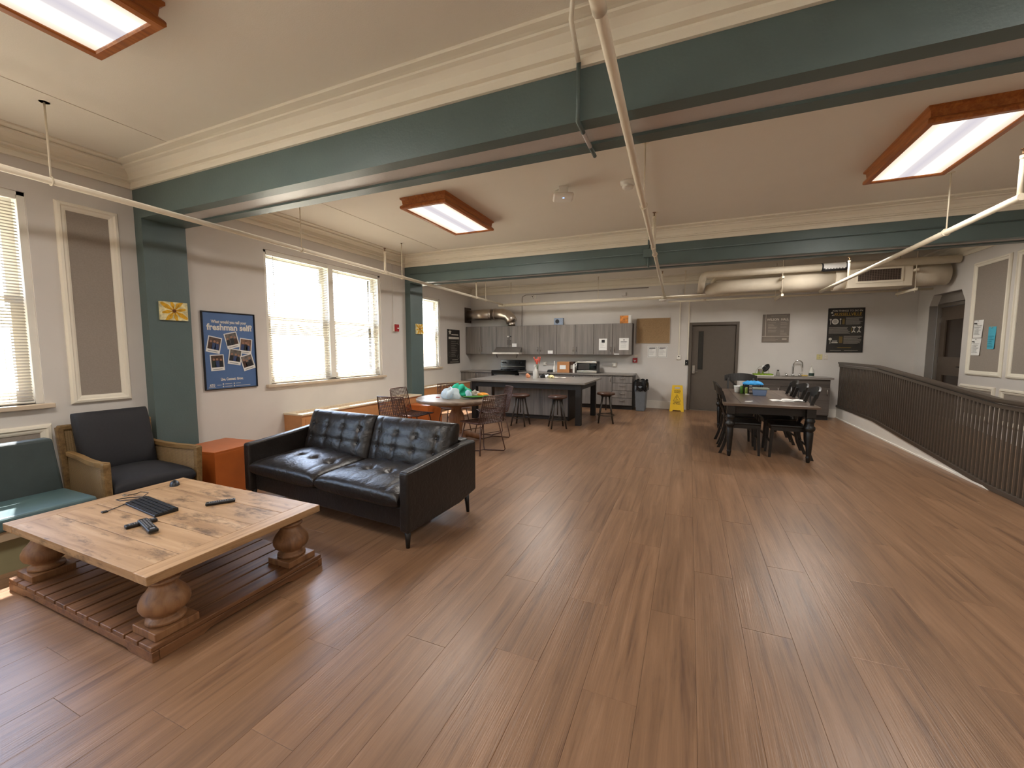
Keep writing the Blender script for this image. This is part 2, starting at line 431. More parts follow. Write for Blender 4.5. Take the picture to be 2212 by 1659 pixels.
def beam(y0, y1, z, label):
    b = MB().box(X3 if y0 > 6 else XL, XR, y0, y1, z+.03, CZ)
    xa = XL+.13
    b.box(xa-.13 if y0 < 6 else X3, XR, y0, y0+.105, z, z+.03); b.box(xa-.13 if y0 < 6 else X3, XR, y1-.105, y1, z, z+.03)
    b.box(xa-.13, xa+.28, y0+.105, y1-.105, z, z+.03)
    o = struct(b.build('ceiling_beam', M_TEAL), label, 'beam')
    s = MB().box(xa+.28, XR, y0+.105, y1-.105, z+.018, z+.031).build('soffit_panel', M_SOFF, o)
    return o
b1 = beam(2.42, 2.82, 2.79, 'large teal ceiling beam crossing above the sofa')
b2 = beam(6.70, 7.10, 2.77, 'teal ceiling beam before the kitchen with conduit along it')
b0 = beam(-1.86, -1.46, 2.79, 'teal ceiling beam behind the viewer')
def pilaster(y0, y1, xb, zt, label):
    return struct(MB().box(xb, XL+.123, y0, y1, 0, zt).build('wall_pilaster', M_TEAL), label, 'pilaster')
pilaster(2.42, 2.81, XL-.02, 2.79, 'teal pilaster beside the armchair, flower canvas on it')
pilaster(6.70, 7.10, X3, 2.77, 'teal pilaster between the double window and the kitchen')
pilaster(-1.86, -1.46, XL-.02, 2.79, 'teal pilaster behind the viewer')
bb = MB(); bb.box(-1.2, -.1, YB-.02, YB, 0, .19); bb.box(-1.2, -.1, YB-.03, YB, 0, .02); bb.box(1.13, 1.42, YB-.02, YB, 0, .19); bb.box(2.76, 3.0, YB-.02, YB, 0, .19)
struct(bb.build('baseboard_back', M_WHITE), 'tall off-white baseboard along the far wall', 'baseboard')

# ------------------------------------------------------------------ windows and blinds
M_FRAME = mat('window_frame_paint', 'e8e4da', .45, var=.02)
M_SILL = mat('window_sill_paint', 'c9b8a2', .5, var=.05)
M_GLASS = glass_mat('window_glass', refl=.05)
def window(n, X, W, lites, label):
    y0, y1, z0, z1 = W
    r = bpy.data.objects.new('window_%d' % n, None); COL.objects.link(r); r.location = (X, (y0+y1)/2, z0); struct(r, label, 'window')
    T = Matrix.Translation((-X, -(y0+y1)/2, -z0))
    f = MB(); f.box(X-.2, X-.02, y0, y0+.045, z0, z1); f.box(X-.2, X-.02, y1-.045, y1, z0, z1); f.box(X-.2, X-.02, y0, y1, z1-.03, z1); f.box(X-.2, X-.06, y0, y1, z0, z0+.035)
    f.xf(T).build('frame', M_FRAME, r)
    MB().box(X-.12, X+.055, y0-.05, y1+.05, z0-.04, z0).xf(T).build('sill', M_SILL, r, bevel=.006)
    ys = [y0+.045 + (y1-y0-.09)*i/lites for i in range(lites+1)]
    for m in ys[1:-1]:
        MB().box(X-.19, X-.015, m-.045, m+.045, z0+.03, z1-.03).xf(T).build('mullion', M_FRAME, r)
    zm = z0 + .5*(z1-z0)
    for i in range(lites):
        a, b = ys[i]+(.045 if i else 0), ys[i+1]-(.045 if i < lites-1 else 0)
        for (c, d, dx) in ((z0+.035, zm+.03, 0), (zm-.01, z1-.03, -.042)):
            s = MB(); x0, x1 = X-.12+dx, X-.082+dx
            s.box(x0, x1, a, a+.075, c, d); s.box(x0, x1, b-.075, b, c, d); s.box(x0, x1, a+.075, b-.075, c, c+.07); s.box(x0, x1, a+.075, b-.075, d-.06, d)
            so = s.xf(T).build('sash', M_FRAME, r)
            MB().box(X-.103+dx, X-.099+dx, a+.075, b-.075, c+.07, d-.06).xf(T).build('pane', M_GLASS, so)
    return r
window(1, XL, W1, 2, 'bright window over the teal bench at the left edge')
window(2, XL, W2, 2, 'wide double window between the two teal pilasters')
window(3, X3, W3, 1, 'narrow bright window beyond the second pilaster')
window(4, XL, W0, 2, 'added unseen window behind the viewer, letting in daylight')  # unseen window without blinds, added to bring in more daylight
M_SLAT = sheet_mat('blind_slat', 'b4ac9e', .02)
def blind(X, y0, y1, z0, z1, label):
    t = thing('window_blind', label, 'window blind', (X-.035, (y0+y1)/2, z0), 0, 'white slatted window blinds')
    w = (y1-y0)/2; H = z1-z0
    MB().box(-.02, .02, -w, w, H-.035, H).build('headrail', M_FRAME, t, bevel=.003)
    MB().box(-.013, .013, -w, w, 0, .014).build('bottom_rail', M_FRAME, t, bevel=.003)
    s = MB(); p = .0255; th = math.radians(36); k = 0; z = .03
    while z < H-.045:
        pts = []
        for u in (-1, -.35, .35, 1):
            a = u*.0112; c = .0014*(1-u*u)
            pts.append((a*math.cos(th)+c*math.sin(th)*0, z - a*math.sin(th) + c))
        vs = [(x, -w+.004, zz) for x, zz in pts] + [(x, w-.004, zz) for x, zz in pts]
        s.add(vs, [(i, i+1, i+5, i+4) for i in range(3)], True); z += p
    so = s.build('slats', M_SLAT, t); so['kind'] = 'stuff'
    for c in (-w*.72, w*.72):
        MB().cyl((.014, c, .012), (.014, c, H-.03), .0012, n=5).build('ladder_cord', M_FRAME, t)
    MB().cyl((.022, -w+.09, H-.72), (.024, -w+.09, H-.04), .004, n=6).build('wand', M_FRAME, t)
blind(XL, -.50, .53, 1.04, 2.77, 'slatted blind at the far left edge, over the teal bench, left lite'); blind(XL, .60, 1.63, 1.04, 2.77, 'slatted blind at the left edge beside the tall wall panel')
blind(XL, 3.83, 4.84, 1.04, 2.77, 'left slatted blind of the double window, nearer the poster'); blind(XL, 4.94, 5.95, 1.04, 2.77, 'right slatted blind of the double window, nearer the fire alarm')
blind(X3, 8.33, 9.31, 1.04, 2.77, 'slatted blind on the narrow window beyond the pilaster')

# ------------------------------------------------------------------ wall panel mouldings
PANEL = [(0, 0), (.0, .012), (.012, .03), (.03, .034), (.04, .022), (.055, .02), (.07, .012), (.075, 0)]
NT = [4]
def panel(side, a0, a1, z0, z1, label):
    NT[0] += 1
    o = ring(MB(), a0, a1, z0, z1, PANEL, smooth=False)
    ins = MB().box(a0+.07, a1-.07, z0+.07, z1-.07, 0, .004)
    # local (along, up, out) -> wall
    X = XL if side == 'L' else XR; sg = 1 if side == 'L' else -1
    R = Matrix(((0, 0, sg, X), (1, 0, 0, 0), (0, 1, 0, 0), (0, 0, 0, 1)))
    fo = o.xf(R).build('trim_%d' % NT[0], M_CREAM); struct(fo, label, 'panel moulding')
    ins.xf(R).build('inset_panel', M_WALLD, fo)
panel('L', 1.845, 2.285, 1.0, 2.80, 'tall cream panel moulding left of the teal pilaster')
panel('L', -.45, 1.705, .2, .85, 'low cream panel moulding behind the teal bench')
panel('R', 8.42, 9.27, 1.08, 2.885, 'tall cream panel moulding with pinned papers by the doorway')
panel('R', 7.42, 8.30, 1.08, 2.885, 'tall cream panel moulding at the right edge')
panel('R', 8.52, 9.38, .38, .92, 'low cream panel moulding behind the ramp railing')
panel('R', 7.42, 8.40, .38, .92, 'low cream panel moulding behind the railing at right edge')
panel('R', 6.2, 7.3, .38, .92, 'low cream panel moulding farther down the ramp'); panel('R', 6.2, 7.3, 1.08, 2.885, 'tall cream panel moulding farther down the ramp')

# ------------------------------------------------------------------ ramp and its railing
RX = 3.005
rp = MB().prism([(5.95, 0.0), (9.07, .235), (YB, .235), (YB, 0)], 'X', RX+.02, XR).build('floor_ramp', M_FLOORI)
struct(rp, 'wooden access ramp rising along the right wall', 'ramp')
rp2 = MB().box(XR, XR+.2, AY0, AY1, 0, .235).build('floor_landing', M_FLOORI); struct(rp2, 'wooden landing inside the doorway', 'landing')
cb = MB().prism([(6.0, 0.0), (9.07, .235), (YB, .235), (YB, 0)], 'X', RX-.02, RX+.02)
cb.prism([(5.95, 0), (6.05, .02), (YB, .02), (YB, 0)], 'X', RX-.032, RX-.02)
struct(cb.build('trim_30', M_WHITE), 'white wedge-shaped curb under the ramp railing', 'curb')
rl = thing('ramp_railing', 'dark brown baluster railing running down the ramp', 'railing', (RX, 9.07, 0))
def rz(y):   # height of the ramp kerb line
    return .235 if y > 9.07 else max(.0, .235*(y-6.0)/3.07) if y > 6.0 else 0.0
ye = 4.6
def railbar(mb, dz0, dz1, hw):
    for a, b in ((ye, 6.0), (6.0, 9.07), (9.07, YB-.005)):
        mb.hexa([(-hw, a-9.07, rz(a)+dz0), (hw, a-9.07, rz(a)+dz0), (hw, b-9.07, rz(b)+dz0), (-hw, b-9.07, rz(b)+dz0),
                 (-hw, a-9.07, rz(a)+dz1), (hw, a-9.07, rz(a)+dz1), (hw, b-9.07, rz(b)+dz1), (-hw, b-9.07, rz(b)+dz1)])
    return mb
railbar(railbar(MB(), .955, .985, .036), .935, .955, .02).build('handrail', M_RAIL, rl)
railbar(MB(), .885, .925, .018).build('upper_rail', M_RAIL, rl)
railbar(MB(), .003, .05, .028).build('bottom_rail', M_RAIL, rl)
bm_ = MB().box(-.009, .009, -.014, .014, .04, .90).mesh('baluster', [M_RAIL])
y = YB-.05
while y > ye+.02:
    o = bpy.data.objects.new('baluster', bm_); COL.objects.link(o); o.parent = rl; o.location = (0, y-9.07, rz(y)); y -= .0735

# ------------------------------------------------------------------ ceiling lights
M_OAK = wood('honey_oak', ['8a4a1c', 'a8622a', 'bd7a3c'], rough=.35, axis='Y', grain=1.4, bump=.06)
def diffuser_mat():
    m = bpy.data.materials.new('lamp_diffuser'); m.use_nodes = True; nt = m.node_tree; N = nt.nodes; L = nt.links; N.remove(N['Principled BSDF'])
    tc = N.new('ShaderNodeTexCoord'); sp = N.new('ShaderNodeSeparateXYZ'); L.new(tc.outputs['Object'], sp.inputs[0])
    ab = N.new('ShaderNodeMath'); ab.operation = 'ABSOLUTE'; L.new(sp.outputs['X'], ab.inputs[0])
    mr = N.new('ShaderNodeMapRange'); mr.inputs['From Max'].default_value = .26; L.new(ab.outputs[0], mr.inputs['Value'])
    r = N.new('ShaderNodeValToRGB'); e = r.color_ramp.elements
    e[0].position = 0; e[0].color = (.36, .36, .43, 1); e[1].position = 1; e[1].color = (.5, .42, .36, 1)
    for p_, c_ in ((.22, (.42, .42, .47, 1)), (.38, (1, 1, 1, 1)), (.62, (1, 1, 1, 1)), (.8, (.6, .56, .52, 1))):
        q = e.new(p_); q.color = c_
    L.new(mr.outputs[0], r.inputs['Fac'])
    em = N.new('ShaderNodeEmission'); em.inputs['Strength'].default_value = LAMP
    mul = N.new('ShaderNodeMix'); mul.data_type = 'RGBA'; mul.blend_type = 'MULTIPLY'; mul.inputs['Factor'].default_value = 1
    mul.inputs['B'].default_value = (1.0, .93, .84, 1); L.new(r.outputs['Color'], mul.inputs['A'])
    L.new(mul.outputs['Result'], em.inputs['Color']); L.new(em.outputs[0], N['Material Output'].inputs['Surface'])
    return m
LAMP = 1.05
M_DIFF = diffuser_mat()
def fixture(x, y, label, k=1.0):
    t = thing('ceiling_light', label, 'ceiling light', (x, y, CZ), 0, 'oak framed fluorescent ceiling lights')
    w, l = .315, .63
    prof = [(0, 0), (0, -.016), (.018, -.03), (.024, -.075), (.004, -.092), (0, -.1), (0, -.118), (.008, -.126), (.046, -.126), (.052, -.118), (.052, -.1)]
    ring(MB(), -w, w, -l, l, prof).build('frame', M_OAK, t)
    MB().box(-w+.05, w-.05, -l+.05, l-.05, -.112, -.108).build('diffuser', M_DIFF, t)
    ld = bpy.data.lights.new('fluorescent_lamp', 'AREA'); ld.shape = 'RECTANGLE'; ld.size = .5; ld.size_y = 1.1; ld.energy = LAMP_W*k; ld.color = (1.0, .95, .89)
    lo = bpy.data.objects.new('fluorescent_lamp', ld); COL.objects.link(lo); lo.parent = t; lo.location = (0, 0, -.13)
    return t
LAMP_W = 23.0
fixture(-2.86, .77, 'oak framed ceiling light nearest the viewer, upper left corner')
fixture(-2.90, 4.755, 'oak framed ceiling light above the round table side of the room')
fixture(1.87, 4.77, 'oak framed ceiling light at the upper right edge')
fixture(1.87, .77, 'added oak framed ceiling light out of view above the viewer')  # unseen fixture, added to supply light to the near bay
fixture(-2.86, -3.2, 'added unseen ceiling light behind the viewer on the window side'); fixture(1.87, -3.2, 'added unseen ceiling light behind the viewer on the ramp side')  # unseen pair, added to light the room from behind

fixture(-2.90, 8.45, 'oak framed ceiling light over the kitchen, hidden by the beam', 1.5); fixture(1.87, 8.45, 'oak framed ceiling light over the dining table, hidden by the beam', 1.35)

# ------------------------------------------------------------------ pipes, ducts and ceiling devices
def pipe_thing(name, label, p0, p1, r, hangers=(), heads=(), cat='pipe', joints=()):
    p0, p1 = Vector(p0), Vector(p1); d = p1-p0
    t = thing(name, label, cat, tuple(p0))
    MB().cyl((0, 0, 0), d, r, n=16).build('pipe_run', M_PIPE, t)
    for f in hangers:
        q = d*f; h = MB().cyl(q+Vector((0, 0, r)), (q.x, q.y, CZ-p0.z), .0065, n=8)
        h.tube([q+Vector((math.cos(a)*(r+.006), 0, math.sin(a)*(r+.006))) for a in [2*PI*k/12 for k in range(12)]], .005, n=6, closed=True)
        h.cyl((q.x, q.y, CZ-p0.z-.004), (q.x, q.y, CZ-p0.z), .03, n=12)
        h.build('hanger', M_PIPE, t)
    for f, hh in heads:
        q = d*f; h = MB().cyl(q, q+Vector((0, 0, hh)), .017, n=12); h.cyl(q+Vector((0, 0, hh-.03)), q+Vector((0, 0, hh)), .021, n=10)
        ho = h.build('riser', M_PIPE, t)
        k = MB().cyl(q+Vector((0, 0, hh)), q+Vector((0, 0, hh+.045)), .008, n=8); k.cyl(q+Vector((0, 0, hh+.045)), q+Vector((0, 0, hh+.05)), .02, n=12)
        k.build('sprinkler_head', mat('brass_head', '8a6a4a', .4, metal=.7), ho)
    for f in joints:
        q = d*f; u = d.normalized(); MB().cyl(q-u*.05, q+u*.05, r+.005, n=16).build('coupling', M_PIPE, t)
    return t
pipe_thing('sprinkler_pipe', 'long cream sprinkler pipe hung along the window wall', (-4.22, -1.4, 2.735), (-4.71, 10.35, 2.70), .025,
           hangers=(.252, .44, .615, .905), heads=((.577, .33), (.86, .33)), joints=(.577, .86))
pipe_thing('sprinkler_pipe', 'cream sprinkler pipe running down the middle of the ceiling', (-.268, -1.4, 2.765), (-.585, 10.35, 2.73), .024,
           hangers=(.45, .618), heads=((.585, .37), (.87, .25)), joints=(.255, .585))
pipe_thing('sprinkler_pipe', 'cream sprinkler pipe slanting past the right ceiling light', (2.40, 4.75, 2.715), (2.27, 9.75, 2.60), .028,
           hangers=(.2,), heads=((.005, .33), (.72, .28)))
pipe_thing('sprinkler_pipe', 'cream sprinkler main crossing in front of the far wall', (-4.85, 10.40, 2.69), (4.2, 10.40, 2.72), .038,
           hangers=(.04, .3, .52, .83), joints=(.015, .47, .93))
pipe_thing('thin_pipe', 'thin cream pipe just below the sprinkler main', (-.5, 10.46, 2.60), (4.2, 10.46, 2.64), .02, joints=(.16,))
pipe_thing('conduit_pipe', 'thin cream conduit beside the middle sprinkler pipe', (-.52, 2.84, 3.2), (-.62, 6.7, 3.2), .013)

M_DUCT = mat('duct_paint', 'd9cdb8', .6, var=.04, nscale=6, bump=.06, bscale=30)
t = thing('air_duct', 'large cream air duct with return grille near the doorway', 'duct', (.45, 9.92, 2.83))
def bend(a, b, c, r, n=6):
    a, b, c = Vector(a), Vector(b), Vector(c); out = []
    p = b+(a-b).normalized()*r; q = b+(c-b).normalized()*r
    for i in range(n+1):
        s = i/n; out.append(p*(1-s)**2 + b*2*s*(1-s) + q*s*s)
    return [a]+out+[c]
db = MB().tube(bend((-.08, .30, -.04), (.1, 0, -.03), (1.2, 0, 0), .2), .135, n=20); db.cyl((1.2, 0, 0), (2.05, 0, .0), .185, n=20); db.cyl((2.05, 0, 0), (2.22, 0, 0), .215, n=20)
MB().cyl((3.15, 0, 0), (3.7, 0, 0), .19, n=20).build('end_run', M_DUCT, t)
db.build('duct_run', M_DUCT, t)
MB().box(2.22, 3.15, -.24, .2, -.2, .2).build('plenum_box', M_DUCT, t, bevel=.006)
g = MB(); ring(g, 2.33, 3.02, -.12, .15, [(0, .012), (.035, .014), (.035, 0)]); go = g.xf(Matrix(((1, 0, 0, 0), (0, 0, -1, -.24), (0, 1, 0, 0), (0, 0, 0, 1)))).build('grille_frame', M_PIPE, t)
MB().box(2.36, 2.99, -.246, -.242, -.09, .12).build('grille_back', mat('grille_dark', '3a2d24', .8), go)
gs = MB()
for k in range(17): gs.box(2.38+k*.037, 2.386+k*.037, -.25, -.244, -.09, .12)
for k in range(7): gs.box(2.36, 2.99, -.252, -.246, -.075+k*.03, -.071+k*.03)
gs.build('grille_bars', mat('grille_bar', '6b5a4c', .6), go)
t = thing('insulated_pipe', 'white insulated pipe with a black marking band above the duct', 'pipe', (.2, 9.65, 2.98))
MB().tube(bend((-.02, 1.38, -.14), (-.02, .05, -.16), (-.0, 0, .06), .12)[:-1] + bend((-.0, 0, -.1), (0, 0, .06), (4.0, 0, .06), .1)[1:], .068, n=16).build('pipe_run', M_PIPE, t)
mk = MB().tube([(2.05, 0, .06), (2.42, 0, .06)], .072, n=16, caps=False).build('marking_band', M_PAPER, t)
k_ = MB()
for q in (2.05, 2.42): k_.cyl((q-.012, 0, .06), (q+.012, 0, .06), .074, n=16)
k_.tube([(2.06, -.02, .02), (2.41, -.02, .02)], .045, n=10); k_.build('marking_stripe', M_INK, t)
l_ = MB()
for q_ in range(7): l_.box(2.09+q_*.045, 2.09+q_*.045+.03, -.068, -.064, .012, .03)
l_.build('worn_print', M_PAPER, t)
t = thing('insulated_pipe', 'shorter cream insulated pipe tucked behind the white one', 'pipe', (.42, 10.16, 2.97))
MB().tube(bend((-.05, .88, -.10), (0, .02, -.12), (0, 0, .04), .1)[:-1]+bend((0, 0, -.1), (0, 0, .06), (3.75, 0, .08), .1)[1:], .05, n=14).build('pipe_run', M_PIPE, t)
for n_, (x_, lab) in enumerate(((1.62, 'slotted strut hanger under the duct left of the black band'), (3.62, 'slotted strut hanger under the duct near the doorway'))):
    t = thing('strut_hanger', lab, 'bracket', (x_, 9.9, 2.5), 0, 'strut hangers carrying the duct')
    for dz in (.03, .37): MB().box(-.02, .02, -.33, .42, dz, dz+.04).build('strut_bar', M_PIPE, t)
    for yy in (-.28, .38): MB().cyl((0, yy, .0), (0, yy, CZ-2.5), .006, n=6).build('rod', M_PIPE, t)
# conduits on the beams
def conduit(label, pts, r, m, cat='conduit', name='conduit'):
    p0 = Vector(pts[0]); return tag(MB().tube([Vector(p)-p0 for p in pts], r, n=8).build(name, m, loc=tuple(p0)), label, cat)
cd = thing('wrapped_conduit', 'thin conduit bent over the large teal beam', 'conduit', (-.62, 2.4, 2.775))
MB().tube([(.0, -.012, .31), (.0, -.012, -.002), (.0, .115, -.002)], .013, n=8).build('teal_run', M_TEAL, cd)
MB().tube([(0, .115, -.002), (0, .30, -.002)], .0128, n=8).build('grey_run', M_SOFF, cd); MB().tube([(0, .30, -.002), (0, .44, -.002)], .013, n=8).build('far_run', M_TEAL, cd)
MB().tube([(0, -.012, .31), (0, -.18, .42), (0.02, -.22, .49), (.06, -2.0, .49)], .0128, n=8).build('cream_run', M_CREAM, cd)
conduit('thin teal conduit running the length of the second beam', [(-5.0, 6.688, 2.93), (4.1, 6.688, 2.955)], .009, M_TEAL)
cj = thing('junction_box', 'teal junction box with drop conduit on the second beam', 'junction box', (-.62, 6.67, 2.94))
MB().box(-.075, .075, -.03, .03, -.06, .06).build('box', M_TEAL, cj, bevel=.004); MB().tube([(0, 0, .05), (0, 0, .3)], .013, n=8).build('upper_conduit', M_TEAL, cj)
MB().tube([(0, 0, -.05), (0, 0, -.19), (0, .08, -.19)], .013, n=8).build('lower_conduit', M_TEAL, cj)
t = thing('smoke_detector', 'round cream smoke detector beside the middle pipe', 'smoke detector', (-.665, 4.69, CZ))
MB().lathe([(.03, -.075), (.055, -.07), (.06, -.05), (.045, -.045), (.045, -.035), (.075, -.03), (.08, 0)], 24).build('body', M_WHITE, t)
t = thing('access_point', 'white rounded wireless access point hanging from the ceiling', 'access point', (-1.34, 4.56, CZ), .35)
MB().box(-.05, .05, -.03, .03, -.09, 0).build('bracket', M_WHITE, t, bevel=.004)
MB().box(-.11, .11, -.11, .11, -.135, -.09).build('body', M_WHITE, t, bevel=.03, seg=4)
MB().cyl((0, -.05, -.138), (0, -.05, -.134), .012, n=10).build('indicator', mat('indicator_blue', '8fb4ff', .3, emit='9cc0ff', estr=1.0), t)
MB().tube([(-.05, 0, -.03), (-.085, 0, -.04), (-.085, 0, -.09)], .005, n=6).build('cable', M_WHITE, t)
t = thing('smoke_detector', 'small white detector under the pipe crossing near the far wall', 'smoke detector', (-.62, 10.38, 2.655))
MB().lathe([(.05, -.045), (.075, -.03), (.085, 0)], 20).build('body', M_WHITE, t)

# ================================================================== LIVING CORNER
# ------------------------------------------------------------------ coffee table
TW = ['866240', 'a5825c', 'b3906a', 'c0a07c']
M_TTOP = wood('table_top_wood', TW, rough=.5, axis='X', grain=.9, bump=.12, knots=.85)
M_TTOPY = wood('table_end_wood', TW, rough=.5, axis='Y', grain=.9, bump=.12, knots=.4)
M_TBASE = wood('table_base_wood', ['4f3320', '7a5334', '8c6443'], rough=.5, axis='Y', grain=1.0, bump=.1)
M_TLEG = wood('table_leg_wood', ['5e3f28', '8a6342', '9c7550'], rough=.45, axis='Z', grain=.8, bump=.08)
ct = thing('coffee_table', 'large rustic wooden coffee table with turned legs and slatted shelf', 'coffee table', (-3.085, 1.527, 0))
HX, HY, TZ = .775, .497, .43
for sx in (-1, 1): MB().box(sx*HX-(.115 if sx > 0 else 0), sx*HX+(.115 if sx < 0 else 0), -HY, HY, TZ-.045, TZ).build('end_board', M_TTOPY, ct, bevel=.003)
ny = 5; ww = 2*HY/ny
for i in range(ny): MB().box(-HX+.116, HX-.116, -HY+i*ww+.0018, -HY+(i+1)*ww-.0018, TZ-.045, TZ-.0006*(i % 2)).build('top_board', M_TTOP, ct, bevel=.0018)
b = MB(); b.box(-HX+.05, HX-.05, -HY+.05, HY-.05, TZ-.062, TZ-.045); b.build('underframe', M_TTOP, ct)
ns = 13; sw = 2*HX/ns
for i in range(ns): MB().box(-HX+i*sw+.0065, -HX+(i+1)*sw-.0065, -HY, HY, .052, .076).build('shelf_slat', M_TBASE, ct, bevel=.004)
def skirt(l):   # base board with a shallow cut-out between two feet
    return [(-l, 0), (-l+.2, 0), (-l+.23, .014), (l-.23, .014), (l-.2, 0), (l, 0), (l, .052), (-l, .052)]
for sy in (-1, 1): MB().prism(skirt(HX), 'Y', sy*HY-(.03 if sy > 0 else 0), sy*HY+(.03 if sy < 0 else 0)).build('base_rail', M_TBASE, ct, bevel=.003)
for sx in (-1, 1): MB().prism(skirt(HY-.031), 'X', sx*HX-(.03 if sx > 0 else 0), sx*HX+(.03 if sx < 0 else 0)).build('base_rail', M_TBASE, ct, bevel=.003)
leg = [(.08, .157), (.086, .163), (.084, .174), (.066, .18), (.062, .188), (.072, .196), (.098, .212), (.108, .232), (.107, .252), (.094, .276), (.072, .298), (.058, .316), (.055, .328), (.07, .332), (.074, .338), (.07, .344), (.062, .348), (.076, .354), (.08, .36), (.08, .368)]
for sx in (-1, 1):
    for sy in (-1, 1):
        x, y = sx*(HX-.13), sy*(HY-.13)
        lo = MB().lathe([(r_, .116+(z_-.157)*.252/.211) for r_, z_ in leg], 28, (x, y, 0)).build('leg', M_TLEG, ct)
        MB().box(x-.1, x+.1, y-.1, y+.1, .076, .116).build('leg_plinth', M_TLEG, lo, bevel=.004)

# things on the coffee table
kb = thing('keyboard', 'black computer keyboard with its cord on the coffee table', 'keyboard', (-3.31, 1.535, TZ), math.radians(-6))
MB().hexa([(-.225, -.065, 0), (.225, -.065, 0), (.225, .065, 0), (-.225, .065, 0), (-.225, -.065, .012), (.225, -.065, .012), (.225, .065, .024), (-.225, .065, .024)]).build('case', M_BLACK, kb, bevel=.003)
kk = MB()
for r_ in range(5):
    for c_ in range(18):
        x, y = -.212+c_*.0249, -.052+r_*.0235; zz = .012+.012*(y+.065)/.13
        kk.box(x-.0101, x+.0101, y-.0095, y+.0095, zz, zz+.006)
ko = kk.build('keys', mat('key_plastic', '222224', .5), kb); ko['kind'] = 'stuff'
MB().tube([(-.22, .05, .01), (-.3, .06, .004), (-.38, .0, .004), (-.395, -.06, .004), (-.34, -.055, .004), (-.27, .02, .006), (-.2, .055, .008), (-.24, -.02, .012), (-.2, -.11, .005), (-.17, -.17, .005)], .0028, n=6).build('cord', M_BLACK, kb)
MB().box(-.185, -.155, -.2, -.17, .001, .009).build('plug', M_BLACK, kb, bevel=.002)
us = thing('charging_cable', 'short black cable with silver plug behind the keyboard', 'cable', (-3.73, 1.63, TZ))
MB().tube([(-.02, -.03, .004), (.0, .02, .004), (-.02, .05, .004), (.06, .06, .004), (.12, .0, .004), (.15, -.03, .004)], .0025, n=6).build('cord', M_BLACK, us)
MB().box(-.045, -.01, -.05, -.032, .001, .009).build('plug', M_STEEL, us, bevel=.001)
ms = thing('computer_mouse', 'black computer mouse at the far side of coffee table', 'mouse', (-3.705, 1.88, TZ), math.radians(60))
def mousef(u, v):
    a = 2*PI*u; r_ = v
    return (.033*r_*math.cos(a)*(1-.12*r_*math.sin(a)), .058*r_*math.sin(a), .036*max(0, 1-r_**2.6)**.6)
MB().grid(mousef, 24, 10).build('shell', M_BLACK, ms); MB().cyl((-.003, .03, .03), (.003, .03, .03), .008, n=10).build('wheel', mat('grey_rubber', '5a5a5a', .6), ms)
def remote(loc, rz_, l, w, label, zr=0.0):
    t = thing('remote_control', label, 'remote control', loc, rz_, 'remote controls on the coffee table')
    MB().box(-l/2, l/2, -w/2, w/2, 0.001, .02).build('case', M_BLACK, t, bevel=.006, seg=3)
    bt = MB()
    for i in range(9):
        for j in range(3): bt.cyl((-l*.36+i*l*.075, (j-1)*w*.27, .019), (-l*.36+i*l*.075, (j-1)*w*.27, .0225), w*.09, n=8)
    bt.box(l*.33, l*.42, -w*.22, w*.22, .019, .0215)
    bt.build('buttons', mat('button_grey', '77777a', .5), t)
    return t
remote((-2.963, 1.771, TZ), math.radians(54), .17, .04, 'slim black remote lying alone near the sofa side')
remote((-3.045, 1.355, TZ), math.radians(78), .15, .045, 'rounded black remote lying under another remote')
r3 = remote((-2.93, 1.335, TZ+.0135), math.radians(-12), .22, .048, 'black remote laid across another remote, silver badge showing'); r3.rotation_euler = (0, math.radians(3.6), math.radians(-12))

# ------------------------------------------------------------------ leather sofa
def leather():
    m = mat('black_leather', '1e1916', .36, var=.25, nscale=5, spec=.5)
    nt = m.node_tree; N = nt.nodes; L = nt.links; p = N['Principled BSDF']
    tc = N.new('ShaderNodeTexCoord'); v = N.new('ShaderNodeTexVoronoi'); v.inputs['Scale'].default_value = 260
    n = N.new('ShaderNodeTexNoise'); n.inputs['Scale'].default_value = 16; n.inputs['Detail'].default_value = 4; n.inputs['Distortion'].default_value = 1.6
    L.new(tc.outputs['Object'], v.inputs['Vector']); L.new(tc.outputs['Object'], n.inputs['Vector'])
    b1_ = N.new('ShaderNodeBump'); b1_.inputs['Strength'].default_value = .1; b1_.inputs['Distance'].default_value = .001
    b2_ = N.new('ShaderNodeBump'); b2_.inputs['Strength'].default_value = .35; b2_.inputs['Distance'].default_value = .012
    L.new(n.outputs['Fac'], b2_.inputs['Height']); L.new(v.outputs['Distance'], b1_.inputs['Height']); L.new(b2_.outputs[0], b1_.inputs['Normal'])
    L.new(b1_.outputs[0], p.inputs['Normal']); return m
M_LEA = leather()
M_BLKWOOD = mat('black_wood', '120f0d', .4, var=.1)
sf = thing('sofa', 'black leather two-seat sofa with button tufting and tapered legs', 'sofa', (-2.865, 2.955, 0), math.radians(-5))
MB().box(-.96, .96, -.40, .40, .13, .30).build('seat_frame', M_LEA, sf, bevel=.015)
MB().hexa([(-.96, .24, .2), (.96, .24, .2), (.96, .42, .2), (-.96, .42, .2), (-.96, .34, .68), (.96, .34, .68), (.96, .46, .68), (-.96, .46, .68)]).build('back_frame', M_LEA, sf, bevel=.02)
for sx in (-1, 1):
    a, c = sorted((sx*.955, sx*1.045))
    MB().prism([(-.46, .13), (-.455, .595), (-.3, .605), (0, .635), (.25, .665), (.46, .665), (.46, .2), (.2, .15)], 'X', a, c).build('arm', M_LEA, sf, bevel=.022, seg=4)
M_BTN = mat('leather_button', '26211e', .4, var=.1)
